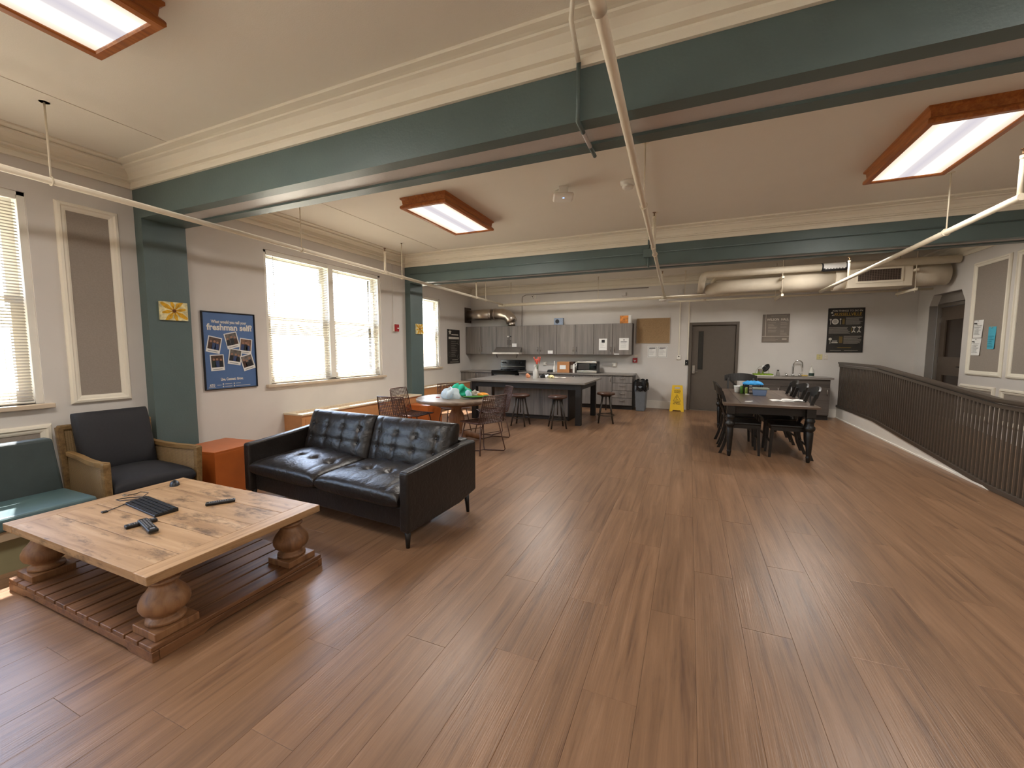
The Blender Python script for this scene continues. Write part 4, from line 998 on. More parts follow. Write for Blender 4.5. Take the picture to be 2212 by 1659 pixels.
# things on the back counter
t = thing('microwave', 'silver and black microwave oven on the long counter', 'microwave', (-2.41, 10.66, CZT))
MB().box(-.255, .255, -.16, .2, .012, .30).build('case', mat('microwave_case', '2a2826', .4), t, bevel=.006); MB().box(-.255, .255, -.178, -.16, .07, .262).build('door', M_SCR, t, bevel=.003)
MB().box(-.255, .255, -.182, -.16, .262, .30).build('top_strip', M_STEEL, t, bevel=.003); MB().box(-.255, .255, -.186, -.16, .012, .068).build('bottom_strip', M_STEEL, t, bevel=.003)
MB().box(-.22, .07, -.1795, -.177, .09, .245).build('door_window', mat('mw_window', '3a3634', .2), t); MB().box(.1, .235, -.1795, -.177, .2, .24).build('display', mat('mw_display', '20282a', .2), t)
for sx in (-.22, .22): MB().cyl((sx, .0, 0), (sx, 0, .014), .02, n=10).build('foot', M_BLACK, t)
M_CARD = mat('cardboard', 'b98152', .8, var=.06)
t = thing('cardboard_box', 'brown cardboard box with white label on the counter', 'box', (-3.06, 10.70, CZT), .02)
MB().box(-.165, .165, -.13, .15, 0, .285).build('box', M_CARD, t, bevel=.003); MB().box(-.095, .07, -.134, -.13, .09, .195).build('label', M_PAPER, t)
MB().box(-.165, .165, -.02, .04, .285, .287).build('tape', mat('tape', 'd8b98c', .3), t)
t = thing('coffee_tin', 'dark brown box tucked behind the cardboard box', 'box', (-2.845, 10.76, CZT)); MB().box(-.04, .045, -.13, .1, 0, .285).build('box', mat('dark_brown_card', '4a2d1c', .6), t, bevel=.003); MB().box(-.03, .03, -.134, -.13, .1, .2).build('label', mat('grey_label', 'a8a39a', .6), t)
t = thing('towel_holder', 'white upright bottle beside the microwave', 'dispenser', (-2.755, 10.52, CZT)); MB().lathe([(.03, 0), (.032, .01), (.032, .19), (.02, .225), (.015, .24)], 16).build('body', M_WHITE, t); MB().tube([(.028, 0, .17), (.075, 0, .2), (.085, 0, .25), (.06, 0, .27), (.02, 0, .23)], .012, n=8).build('handle', M_WHITE, t)
t = thing('slim_bottle', 'slim white bottle standing left of the cardboard box', 'bottle', (-3.33, 10.66, CZT)); MB().lathe([(.032, 0), (.034, .01), (.034, .13), (.012, .18), (.009, .3)], 16).build('body', M_WHITE, t)
t = thing('toaster_tray', 'low black box beside the slim white bottle', 'appliance', (-3.45, 10.66, CZT)); MB().hexa([(-.075, -.06, 0), (.07, -.06, 0), (.07, .08, 0), (-.075, .08, 0), (-.05, -.05, .065), (.07, -.05, .065), (.07, .08, .065), (-.05, .08, .065)]).build('body', M_BLACK, t, bevel=.006)
def outlet(x, z, cx_, label):
    t = thing('wall_outlet', label, 'outlet', (x, YB, z)); MB().box(-.055, .055, -.045, 0, -.05, .05).build('box', mat('outlet_box', 'd8cfc2', .5), t, bevel=.008); MB().box(-.025, .025, -.05, -.044, -.035, .035).build('socket', M_WHITE, t)
    MB().tube([(0, -.04, -.005), ((cx_-x)*.5, -.05, -.012), (cx_-x, -.06, -.01)], .007, n=6).build('cord', mat('grey_cord', '8a8580', .5), t)
outlet(-1.80, 1.09, -2.12, 'wall outlet with grey cord right of the microwave'); outlet(-3.72, 1.10, -3.40, 'wall outlet with cord behind the red flowers')
# on top of the cabinets and taped to doors
t = thing('small_speaker', 'small blue box with dark round disc on top of the cabinets', 'clock', (-3.25, 10.78, UZ1)); MB().box(-.125, .125, -.05, .05, 0, .18).build('body', mat('blue_grey_card', '8e9cb0', .6, var=.15, nscale=25), t, bevel=.004); MB().cyl((-.03, -.05, .09), (-.03, -.056, .09), .055, n=24).build('disc', mat('disc_dark', '23262c', .5), t)
t = thing('painted_canvas', 'small orange and red canvas propped on the cabinets', 'picture', (-1.545, 10.8, UZ1)); MB().box(-.105, .105, -.015, .015, 0, .195).build('canvas', mat('orange_canvas', 'd2863a', .6, var=.55, nscale=14), t, rot=(-.05, 0, 0)); MB().box(-.107, .107, .016, .024, .0, .2).build('backing', M_PAPER, t)
t = thing('paper_towel_roll', 'white paper towel roll standing on the cabinet end', 'paper roll', (-1.40, 10.8, UZ1)); MB().lathe([(.042, 0), (.044, .005), (.044, .2), (.042, .205), (.016, .205)], 20).build('roll', M_PAPER, t); MB().cyl((0, 0, .2), (0, 0, .21), .014, n=12).build('core', M_CARD, t)
def sheet_on(x0, x1, z0, z1, y_, label, lines=8, name='notice_sheet', m=M_PAPER, head=None, border=False, fat=1.0, cat='notice', group=None, rz_=0.0):
    t = thing(name, label, cat, ((x0+x1)/2, y_, z0), rz_, group); w, h = (x1-x0)/2, z1-z0
    MB().box(-w, w, -.002, 0, 0, h).build('sheet', m, t)
    if border: ring(MB(), -w+.012, w-.012, .012, h-.012, [(0, 0), (.006, 0)]).xf(Matrix(((1, 0, 0, 0), (0, 0, -1, -.0028), (0, 1, 0, 0), (0, 0, 0, 1)))).build('border', M_INK, t)
    if lines:
        l = MB(); r2 = random.Random(int(x0*1000)+7)
        for i in range(lines):
            zz = h*(.78 if border else .72)-i*h*.6/lines; q = r2.uniform(.45, .95); l.box(-w*.7, -w*.7+w*1.4*q, -.0027, -.002, zz, zz+h*.012*fat)
        l.build('print', mat('grey_print', '6e6e70', .8), t)
    if head == 'photo': MB().box(-w*.35, w*.45, -.0027, -.002, h*.66, h*.9).build('photo', M_INK, t)
    if head == 'seal': MB().cyl((0, -.0027, h*.84), (0, -.002, h*.84), h*.05, n=14).build('seal', M_INK, t); MB().box(-w*.7, w*.7, -.0027, -.002, h*.66, h*.7).build('heading', M_INK, t)
    if head == 'title': MB().box(-w*.65, w*.65, -.0027, -.002, h*.8, h*.86).build('heading', M_INK, t)
    return t
sheet_on(-2.155, -1.95, 1.47, 1.765, UY-.001, 'white notice with dark photo taped to a cabinet door', 7, head='photo'); sheet_on(-1.645, -1.41, 1.475, 1.775, UY-.001, 'white notice with round seal taped to the last cabinet door', 6, head='seal')
sheet_on(-4.59, -4.455, 1.565, 1.655, UY-.001, 'small white label on the hood cabinet door', 3, name='door_label', cat='label'); sheet_on(-3.535, -3.395, 1.375, 1.46, UY-.001, 'small white label low on a cabinet door above the flowers', 3, name='door_label', cat='label')
sheet_on(-1.77, -1.64, 1.358, 1.385, UY-.001, 'thin white strip label under the last cabinet handles', 0, name='door_label', cat='label')
t = thing('cabinet_latch', 'white and black child latch across the hood cabinet doors', 'latch', (-4.685, UY, 1.85)); MB().cyl((-.025, 0, 0), (-.025, -.02, 0), .022, n=14).build('white_knob', M_WHITE, t); MB().cyl((.05, 0, 0), (.05, -.02, 0), .018, n=14).build('black_knob', M_BLACK, t); MB().box(-.02, .05, -.012, -.004, -.006, .006).build('strap', M_STEEL, t)
# far wall devices
t = thing('corkboard', 'plain brown corkboard on the far wall', 'corkboard', (-.865, YB-.004, 1.65)); MB().box(-.395, .395, -.012, 0, 0, .62).build('cork', mat('cork', 'a0835f', .9, var=.25, nscale=120, bump=.2, bscale=300), t); ring(MB(), -.40, .40, -.005, .625, [(0, 0), (0, .018), (.012, .018), (.012, .01)]).xf(Matrix(((1, 0, 0, 0), (0, 0, -1, 0), (0, 1, 0, 0), (0, 0, 0, 1)))).build('edge', mat('cork_edge', 'b6a184', .6), t)
sheet_on(-.985, -.757, 1.288, 1.573, YB-.001, 'bordered white notice under the corkboard, left one', 6, border=True, head='title', fat=1.3); sheet_on(-.742, -.512, 1.29, 1.573, YB-.001, 'bordered white notice under the corkboard, right one', 6, border=True, head='title', fat=1.3)
M_RED = mat('alarm_red', 'a01f22', .4, var=.06)
t = thing('fire_pull_station', 'red fire alarm pull station at the end of the cabinets', 'fire alarm', (-1.285, YB, 1.15)); MB().box(-.055, .055, -.05, 0, 0, .125).build('box', M_RED, t, bevel=.006); MB().box(-.03, .03, -.056, -.05, .05, .066).build('bar', M_WHITE, t); MB().box(-.01, .01, -.056, -.05, .03, .06).build('grip', M_WHITE, t); MB().box(-.02, .06, -.015, 0, .15, .2).build('cover_plate', M_CREAM, t)
t = thing('thermostat', 'white wall thermostat with conduit above it', 'thermostat', (-.245, YB, 1.24)); MB().box(-.045, .045, -.03, 0, 0, .11).build('body', M_WHITE, t, bevel=.006); MB().box(-.018, .018, -.033, -.029, .068, .09).build('display', M_INK, t); MB().box(-.012, .012, -.02, 0, .11, 1.42).build('raceway', M_CREAM, t)
t = thing('card_reader', 'black card reader beside the grey door', 'card reader', (-.062, YB, 1.105)); MB().box(-.035, .035, -.025, 0, 0, .13).build('body', M_BLACK, t, bevel=.006); MB().box(-.008, .008, -.028, -.024, .055, .07).build('light', M_PAPER, t); MB().box(.008, .034, -.02, 0, .13, 1.55).build('raceway', M_CREAM, t); MB().box(-.05, -.036, -.02, 0, -.0, .13).build('side_plate', M_WHITE, t)
t = thing('security_camera', 'small white dome camera high above the exhaust duct', 'camera', (-4.06, YB, 2.95)); MB().box(.02, .06, -.03, 0, -.05, .05).build('bracket', M_WHITE, t); MB().sphere((-.02, -.05, 0), .045, 14, 10).build('dome', M_WHITE, t); MB().sphere((-.02, -.085, 0), .018, 10, 8).build('lens', M_BLACK, t)
conduit('bent grey conduit rising past the exhaust duct', [(-4.42, YB-.012, 2.16), (-4.42, YB-.012, 2.93), (-4.4, YB-.012, 2.98), (-4.3, YB-.012, 3.02), (-1.0, YB-.012, 3.04)], .011, mat('conduit_grey', '9a938a', .5))
for k, (x, lab) in enumerate(((-1.6, 'small pale junction box high on the far wall, left one'), (-.25, 'small pale junction box above the thermostat'), (.1, 'small pale junction box above the grey door'))):
    t = thing('wall_box', lab, 'junction box', (x, YB, 2.86)); MB().box(-.055, .055, -.05, 0, 0, .09).build('box', M_WALL, t, bevel=.004); MB().box(-.045, .045, -.054, -.05, .01, .08).build('cover', M_WALL, t)
# grey steel door in the far wall
d1 = bpy.data.objects.new('door_1', None); COL.objects.link(d1); d1.location = (.515, YB, 0); struct(d1, 'dark grey-brown steel door in the far wall with narrow glass', 'door')
f = MB(); f.box(-.535, -.475, -.03, .1, 0, 2.14); f.box(.475, .535, -.03, .1, 0, 2.14); f.box(-.475, .475, -.03, .1, 2.07, 2.14); f.build('frame', M_DOOR, d1, bevel=.004)
lf = MB(); lf.box(-.47, -.33, .03, .08, .012, 2.065); lf.box(-.215, .47, .03, .08, .012, 2.065); lf.box(-.33, -.215, .03, .08, .012, 1.0); lf.box(-.33, -.215, .03, .08, 1.93, 2.065)
dl = lf.build('leaf', M_DOOR, d1); MB().box(-.33, -.215, .05, .058, 1.0, 1.93).build('glass', mat('dark_glass', '2c2b25', .1), dl)
vf = MB(); ring(vf, -.35, -.195, .98, 1.95, [(0, 0), (0, .008), (.02, .008), (.022, 0)]); vf.xf(Matrix(((1, 0, 0, 0), (0, 0, -1, .03), (0, 1, 0, 0), (0, 0, 0, 1)))).build('glass_frame', M_DOOR, dl)
lk = MB().box(-.445, -.385, .005, .03, .9, 1.1).build('lock_plate', M_STEEL, dl, bevel=.006); MB().tube([(-.415, .01, .945), (-.415, -.04, .945), (-.31, -.045, .94)], .009, n=8).build('lever', M_CHROME, lk)
MB().box(-.475, .475, -.02, .1, 0, .01).build('threshold', M_STEEL, d1)
# trash can
t = thing('trash_can', 'slim grey trash can lined with a black bag', 'trash can', (-1.06, 10.55, 0))
MB().hexa([(-.10, -.2, 0), (.10, -.2, 0), (.10, .2, 0), (-.10, .2, 0), (-.135, -.25, .62), (.135, -.25, .62), (.135, .25, .62), (-.135, .25, .62)]).build('bin', mat('bin_grey', '6b7075', .5), t, bevel=.015)
bg = MB().grid(lambda u, v: ((.15+.025*math.sin(u*2*PI*7+3*v))*math.copysign(abs(math.cos(2*PI*u))**.6, math.cos(2*PI*u))*(1-.35*max(0, v-.75)*4*.3), (.265+.02*math.sin(u*2*PI*5))*math.copysign(abs(math.sin(2*PI*u))**.6, math.sin(2*PI*u)), .50+.24*v+.02*math.sin(u*2*PI*9)), 48, 8).build('bag', mat('bag_black', '0f0f10', .25, var=.1, bump=.5, bscale=40), t)
MB().hexa([(-.13, -.24, .5), (.13, -.24, .5), (.13, .24, .5), (-.13, .24, .5), (-.12, -.22, .72), (.12, -.22, .72), (.12, .22, .72), (-.12, .22, .72)]).build('bag_fill', MATS['bag_black'], t)
# wet floor sign
M_YEL = mat('sign_yellow', 'e3b80e', .45, var=.03)
t = thing('wet_floor_sign', 'yellow folding wet floor caution sign beside the door', 'floor sign', (-.245, 10.80, 0))
for sy in (-1, 1):
    b = MB(); H = .62
    def sp(x, z, o): k = z/H; return (x, sy*(.14*(1-k)+.012)+o, z)
    def slab(poly):
        o_ = .006; n_ = len(poly); vs = [sp(x, z, -o_) for x, z in poly]+[sp(x, z, o_) for x, z in poly]
        b.add(vs, [tuple(range(n_)), tuple(reversed(range(n_, 2*n_)))]+[(i, n_+i, n_+(i+1) % n_, (i+1) % n_) for i in range(n_)])
    slab([(-.16, 0), (-.10, 0), (-.085, .03), (.085, .03), (.10, 0), (.16, 0), (.122, .53), (-.122, .53)])
    slab([(-.122, .53), (-.06, .53), (-.06, .58), (-.119, .58)]); slab([(.06, .53), (.122, .53), (.119, .58), (.06, .58)]); slab([(-.119, .58), (.119, .58), (.116, .62), (-.116, .62)])
    po = b.build('panel', M_YEL, t)
    if sy < 0:
        tilt = math.atan(.14/.62)
        pr_ = bpy.data.objects.new('print', None)
        def lay(o): o.rotation_euler = (-tilt, 0, 0)
        def fy(z): return -(.14*(1-z/.62)+.012)-.0085
        for (s_, sz, z_, w_) in (('CAUTION', .04, .485, .15), ('Wet Floor', .03, .445, .14), ('CUIDADO', .034, .215, .14), ('Piso Mojado', .03, .18, .17)):
            lay(text(s_, sz, M_INK, po, (0, fy(z_), z_), width=w_, bold=.001))
        tri = MB()
        for (p_, q_) in (((-.085, .25), (.085, .25)), ((.085, .25), (0, .4)), ((0, .4), (-.085, .25))): tri.bar((p_[0], fy(p_[1]), p_[1]), (q_[0], fy(q_[1]), q_[1]), .004, .012, up=(0, -1, 0))
        for (p_, q_) in (((-.02, .34), (.0, .30)), ((0, .30), (.03, .275)), ((0, .30), (-.025, .27)), ((-.02, .34), (.02, .345))): tri.bar((p_[0], fy(p_[1]), p_[1]), (q_[0], fy(q_[1]), q_[1]), .004, .01, up=(0, -1, 0))
        tri.build('slip_symbol', M_INK, po)

# ================================================================== DINING TABLE
M_DT = wood('dining_top_wood', ['3c2f27', '5a4a3f', '6b5a4c'], rough=.3, axis='Y', grain=.6, bump=.06)
M_BKW = mat('black_stain_wood', '17130f', .38, var=.2, nscale=8)
DX, DY, DZ, DHX, DHY = 1.02, 7.60, .75, .56, 1.19
dt = thing('dining_table', 'black dining table with turned legs and dark brown top', 'dining table', (DX, DY, 0))
nb_ = 5
for i in range(nb_): MB().box(-DHX+2*DHX*i/nb_+.0006, -DHX+2*DHX*(i+1)/nb_-.0006, -DHY+.1, DHY-.1, DZ-.032, DZ).build('top_board', M_DT, dt, bevel=.0015)
for sy in (-1, 1): MB().box(-DHX, DHX, sy*DHY-(.099 if sy > 0 else 0), sy*DHY+(.099 if sy < 0 else 0), DZ-.032, DZ).build('end_board', wood('dining_end_wood', ['43352b', '655345', '786555'], rough=.3, axis='X', grain=.6, bump=.06), dt, bevel=.002)
ap = MB(); ap.box(-.48, .48, -1.08, -1.05, DZ-.145, DZ-.032); ap.box(-.48, .48, 1.05, 1.08, DZ-.145, DZ-.032); ap.box(-.50, -.47, -1.05, 1.05, DZ-.145, DZ-.032); ap.box(.47, .50, -1.05, 1.05, DZ-.145, DZ-.032)
ap.build('apron', M_BKW, dt)
lp = [(.018, 0), (.024, .02), (.028, .06), (.032, .075), (.026, .085), (.03, .1), (.042, .32), (.044, .4), (.038, .415), (.055, .435), (.062, .46), (.055, .485), (.04, .5), (.046, .51), (.04, .52), (.05, .54), (.055, .56), (.042, .59), (.04, .6)]
for sx in (-1, 1):
    for sy in (-1, 1):
        x, y = sx*.465, sy*1.13
        lo = MB().lathe(lp, 24, (x, y, 0)).build('leg', M_BKW, dt); MB().box(x-.05, x+.05, y-.05, y+.05, .6, DZ-.032).build('leg_block', M_BKW, lo, bevel=.003)
def dining_chair():
    t = thing('dining_chair', '', 'chair', (0, 0, 0), 0, 'black dining chairs around the dark table')
    MB().box(-.22, .22, -.21, .21, .435, .465).build('seat', M_BKW, t, bevel=.012, seg=3)
    MB().box(-.2, .2, -.19, .19, .38, .435).build('seat_rail', M_BKW, t)
    for sx in (-1, 1):
        MB().hexa([(sx*.18-.014, -.215, 0), (sx*.18+.014, -.215, 0), (sx*.18+.014, -.187, 0), (sx*.18-.014, -.187, 0), (sx*.185-.02, -.20, .43), (sx*.185+.02, -.20, .43), (sx*.185+.02, -.16, .43), (sx*.185-.02, -.16, .43)]).build('front_leg', M_BKW, t)
        pts = [(.29, 0), (.245, .12), (.205, .28), (.195, .44), (.215, .6), (.26, .78), (.30, .90)]
        rl_ = MB()
        for (y0, z0), (y1, z1) in zip(pts, pts[1:]): rl_.hexa([(sx*.19-.014, y0-.02, z0), (sx*.19+.014, y0-.02, z0), (sx*.19+.014, y0+.02, z0), (sx*.19-.014, y0+.02, z0), (sx*.19-.014, y1-.02, z1), (sx*.19+.014, y1-.02, z1), (sx*.19+.014, y1+.02, z1), (sx*.19-.014, y1+.02, z1)])
        rl_.build('rear_leg', M_BKW, t)
    cr = MB()
    def cre(u, v, o):
        s = 2*u-1; return (s*.245, .285+.05*(1-s*s)+o+.03*v, .845-.0*s*s+.10*v*(1) + .045*(1-s*s)*v - .01*(1-s*s)*0)
    N_ = 14
    for i in range(N_):
        a, b_ = i/N_, (i+1)/N_
        cr.hexa([cre(a, 0, -.012), cre(b_, 0, -.012), cre(b_, 0, .012), cre(a, 0, .012), cre(a, 1, -.012), cre(b_, 1, -.012), cre(b_, 1, .012), cre(a, 1, .012)])
    cr.build('crest_rail', M_BKW, t)
    for sx in (-1, 1):
        x_ = MB(); q = [(sx*.17, .205, .47), (sx*.08, .25, .60), (-sx*.03, .285, .72), (-sx*.16, .31, .86)]
        for p_, r_ in zip(q, q[1:]): x_.bar(p_, r_, .03, .014, up=(0, 1, 0))
        x_.build('back_slat', M_BKW, t)
    for y_ in (-.19, .21): MB().box(-.18, .18, y_-.008, y_+.008, .2, .225).build('stretcher', M_BKW, t)
    return t
c0 = dining_chair(); c0.location = (.74, 6.80, 0); c0.rotation_euler = (0, 0, PI/2); c0['label'] = 'black dining chair on the door side, nearest the viewer'
dup(c0, (.735, 7.42, 0), PI/2+.04, 'black dining chair on the door side, middle of the table'); dup(c0, (.94, 8.90, 0), .02, 'black dining chair at the far end facing the viewer').scale = (1.15, 1.0, 1.04)
dup(c0, (1.27, 6.80, 0), -PI/2, 'black dining chair on the ramp side, nearest the viewer'); dup(c0, (1.265, 7.41, 0), -PI/2+.04, 'black dining chair on the ramp side, middle one'); dup(c0, (1.27, 8.02, 0), -PI/2-.03, 'black dining chair on the ramp side, farthest one')
# things on the dining table
t = thing('wire_caddy', 'black caddy stuffed with bright blue cloth on dining table', 'basket', (1.0, 8.02, DZ))
b = MB()
for (x, y) in ((-.13, -.09), (.13, -.09), (.13, .09), (-.13, .09)): b.box(x-.006, x+.006, y-.006, y+.006, 0, .17)
for z_ in (.004, .06, .11, .16):
    for (p_, q_) in (((-.13, -.09), (.13, -.09)), ((.13, -.09), (.13, .09)), ((.13, .09), (-.13, .09)), ((-.13, .09), (-.13, -.09))): b.bar(p_+(z_,), q_+(z_,), .006, .008)
b.box(-.13, .13, -.09, .09, 0, .006); b.box(-.125, -.06, -.085, .085, .006, .15)
b.build('frame', M_BLACK, t)
MB().grid(lambda u, v: ((u-.5)*.30, (v-.5)*.21, .165+.045*(1-abs(2*u-1)**4)*(1-abs(2*v-1)**4)+.009*math.sin(u*19)*math.cos(v*13)), 26, 16).build('blue_cloth', mat('sky_blue_cloth', '2795d8', .7, var=.15), t)
MB().box(-.14, .14, -.1, .1, .15, .172).build('cloth_edge', MATS['sky_blue_cloth'], t, bevel=.008)
t = thing('storage_box', 'pale blue storage box with clear lid on dining table', 'box', (1.06, 7.70, DZ))
MB().hexa([(-.085, -.055, 0), (.085, -.055, 0), (.085, .055, 0), (-.085, .055, 0), (-.098, -.065, .095), (.098, -.065, .095), (.098, .065, .095), (-.098, .065, .095)]).build('tub', sheet_mat('blue_tub', '8fa6cc', .25), t, bevel=.008)
MB().box(-.10, .13, -.075, .075, .1, .125).build('lid', sheet_mat('grey_lid', 'a8b0a4', .3), t, bevel=.006)
for (x, y, lab, cm, r_, h_) in ((.832, 7.94, 'green can beside the black caddy, nearer the door', '4f7a2c', .026, .13), (.893, 7.88, 'smaller yellow-green can touching the black caddy', '8a9a4a', .022, .11)):
    t = thing('drink_can', lab, 'can', (x, y, DZ)); MB().lathe([(r_*.85, 0), (r_, .008), (r_, h_-.012), (r_*.8, h_)], 18).build('body', mat('can_'+cm, cm, .3, metal=.4), t); MB().cyl((0, 0, h_), (0, 0, h_+.003), r_*.7, n=14).build('lid', M_STEEL, t)
t = thing('white_tub', 'white cup-shaped tub at the left of the cans', 'tub', (.785, 8.12, DZ)); MB().lathe([(.035, 0), (.045, .01), (.055, .1), (.058, .105)], 20).build('body', M_WHITE, t); MB().lathe([(.06, .104), (.06, .112), (.02, .116)], 20).build('lid', M_PAPER, t)
t = thing('teal_bottle', 'small teal bottle between the cans and the caddy', 'bottle', (.895, 8.17, DZ)); MB().lathe([(.03, 0), (.032, .01), (.032, .1), (.014, .12), (.014, .14)], 16).build('body', mat('teal_plastic', '3f8a9a', .35), t); MB().cyl((0, 0, .14), (0, 0, .155), .016, n=12).build('cap', M_WHITE, t)
for k, (x, y, r_, lab) in enumerate(((1.25, 7.02, .08, 'white open booklet at the near right of dining table'), (1.40, 7.08, -.12, 'second white booklet overlapping the first on dining table'))):
    t = thing('booklet', lab, 'papers', (x, y, DZ+.0+.007*k), r_); MB().grid(lambda u, v: ((u-.5)*.27, (v-.5)*.2, .004+.014*math.sin(PI*abs(2*u-1))*.5), 16, 4).build('pages', M_PAPER, t); MB().box(-.135, .135, -.1, .1, 0, .003).build('cover', M_PAPER, t)
o = MB().tube([(-.05, 0, .004), (-.02, -.012, .004), (.02, -.01, .006), (.05, .012, .01)], [.004, .008, .008, .004], n=6).build('napkin_scrap', M_PAPER, loc=(.80, 6.72, DZ)); tag(o, 'twisted white paper scrap at the near left of dining table', 'paper')
tag(MB().box(-.03, .03, -.012, .012, 0, .012).build('folded_note', M_PAPER, loc=(.90, 7.78, DZ), rot=(0, 0, -.4), bevel=.003), 'small folded white note in front of the cans', 'paper')

# ------------------------------------------------------------------ sink cabinet
SX0, SX1, SY0 = 1.40, 2.72, 10.50
t = thing('sink_cabinet', 'dark grey sink cabinet against the far wall', 'cabinet', ((SX0+SX1)/2, SY0, 0)); hw = (SX1-SX0)/2
M_SCAB = wood('dark_cabinet_wood', ['3b3530', '544c46', '625952'], rough=.5, axis='X', grain=.5, bump=.05)
MB().box(-hw, hw, .02, YB-SY0-.004, .1, .86).build('body', M_SCAB, t); MB().box(-hw, hw, .06, YB-SY0-.004, 0, .1).build('toe_kick', M_KICK, t)
MB().box(-hw+.003, hw-.003, 0, .02, .70, .855).build('false_front', M_SCAB, t, bevel=.0015)
for i in range(3): d = MB().box(-hw+2*hw*i/3+.003, -hw+2*hw*(i+1)/3-.003, 0, .02, .108, .695).build('door', M_SCAB, t, bevel=.0015); handle_v(d, -hw+2*hw*(i+1)/3-.05, 0, .6)
ctp = MB(); a0, a1, b0_, b1_ = 1.86, 2.30, 10.60, 10.90
ctp.box(SX0-.06, a0, SY0-.03, YB, .86, .9); ctp.box(a1, SX1+.05, SY0-.03, YB, .86, .9); ctp.box(a0, a1, SY0-.03, b0_, .86, .9); ctp.box(a0, a1, b1_, YB, .86, .9)
tag(ctp.build('countertop', M_CABX), 'grey sink countertop against the far wall', 'countertop')
t = thing('sink', 'stainless steel sink basin set in the dark cabinet', 'sink', (2.08, 10.75, .9)); b = MB(); b.box(-.215, -.2, -.145, .145, -.16, .003); b.box(.2, .215, -.145, .145, -.16, .003); b.box(-.2, .2, -.145, -.13, -.16, .003); b.box(-.2, .2, .13, .145, -.16, .003); b.box(-.2, .2, -.13, .13, -.16, -.15); b.build('basin', M_STEEL, t); ring(MB(), -.235, .235, -.165, .165, [(0, 0), (0, .004), (.03, .004)]).build('rim', M_STEEL, t)
t = thing('faucet', 'chrome gooseneck faucet with two levers at the sink', 'faucet', (2.14, 10.96, .9)); MB().tube([(0, 0, 0), (0, 0, .26)] + [(.085-.085*math.cos(a), -.02*math.sin(a), .26+.085*math.sin(a)) for a in [PI*k/8 for k in range(1, 9)]] + [(.17, -.02, .19)], .013, n=10).build('spout', M_CHROME, t); MB().lathe([(.03, 0), (.026, .03), (.016, .04)], 16).build('base', M_CHROME, t)
for sx in (-1, 1): h = MB().lathe([(.022, 0), (.024, .03), (.016, .045)], 14, (sx*.12, 0, 0)); h.tube([(sx*.12, 0, .04), (sx*.12, -.01, .05), (sx*.17, -.03, .06)], .008, n=8); h.build('lever', M_CHROME, t)
t = thing('dish_rack', 'dish rack on green mat with white tray beside the sink', 'dish rack', (1.53, 10.78, .9)); MB().box(-.2, .2, -.15, .15, 0, .02).build('tray', M_WHITE, t, bevel=.006); MB().box(-.185, .185, -.14, .14, .02, .05).build('mat', mat('grass_green', '7d9a2c', .8, var=.3, nscale=60), t, bevel=.008)
MB().tube([(-.14+.13*(1-math.cos(a)), 0, .05+.17*math.sin(a)) for a in [PI*k/12 for k in range(13)]], .004, n=6).build('hoop', M_CHROME, t)
t = thing('frying_pan', 'black frying pan leaning in the dish rack', 'pan', (1.60, 10.76, .948)); R_ = Matrix.Translation((0, 0, .115)) @ Matrix.Rotation(math.radians(-55), 4, 'Y') @ Matrix.Rotation(math.radians(20), 4, 'X')
MB().lathe([(.0, 0), (.085, 0), (.105, .035), (.1, .035), (.082, .006), (0, .006)], 28).xf(R_).build('pan', M_BLACK, t); MB().bar((.1, 0, .03), (.2, 0, .045), .02, .01).xf(R_ @ Matrix.Rotation(PI*.9, 4, 'Z')).build('handle', M_BLACK, t)
t = thing('steel_pot', 'small shiny steel pot in the dish rack', 'pot', (1.48, 10.72, .95)); MB().lathe([(.055, 0), (.06, .006), (.06, .1), (.063, .105), (.056, .105), (.055, .01), (0, .01)], 24).build('pot', M_CHROME, t); MB().bar((.06, 0, .085), (.13, .02, .095), .012, .006).build('handle', M_CHROME, t)
t = thing('glass_bottle', 'short clear bottle with dark cap behind the sink', 'bottle', (1.86, 11.0, .9)); MB().lathe([(.032, 0), (.035, .006), (.035, .05), (.02, .085), (.018, .11)], 18).build('body', sheet_mat('milky_glass', 'c8c6be', .4), t); MB().cyl((0, 0, .11), (0, 0, .128), .022, n=14).build('cap', M_INK, t)
t = thing('soap_bottle', 'white pump soap bottle at the right of the sink', 'soap bottle', (2.46, 10.86, .9)); MB().lathe([(.045, 0), (.048, .01), (.05, .08), (.045, .13), (.02, .19), (.016, .2)], 18).build('body', sheet_mat('soap_white', 'e6e3da', .2), t); MB().lathe([(.0465, .012), (.0508, .02), (.0508, .075), (.05, .08)], 18).build('label_band', mat('dark_green_band', '2c4038', .5), t); MB().tube([(0, 0, .2), (0, 0, .245), (-.03, -.02, .245)], .006, n=8).build('pump', M_WHITE, t)
tag(MB().box(-.055, .055, -.03, .03, 0, .03).build('sponge', mat('sponge_yellow', 'c9a95a', .9, var=.2, nscale=60), loc=(2.36, 10.98, .9), bevel=.006), 'yellow sponge lying behind the sink lever', 'sponge')
for (x, w_, lab, c_) in ((2.63, .055, 'yellowish outlet plate under the framed poster', 'cfc48a'), (2.74, .045, 'pale switch plate under the framed poster', 'd2cabd')):
    t = thing('switch_plate', lab, 'switch plate', (x, YB, 1.27)); MB().box(-w_+.002, w_-.002, -.008, 0, 0, .115).build('plate', mat('plate_'+c_, c_, .5), t, bevel=.004)
    for k in (.03, .075): MB().box(-.014, .014, -.011, -.007, k, k+.022).build('socket', mat('plate_'+c_+'s', 'b8ae88' if w_ > .05 else 'e0dace', .5), t)

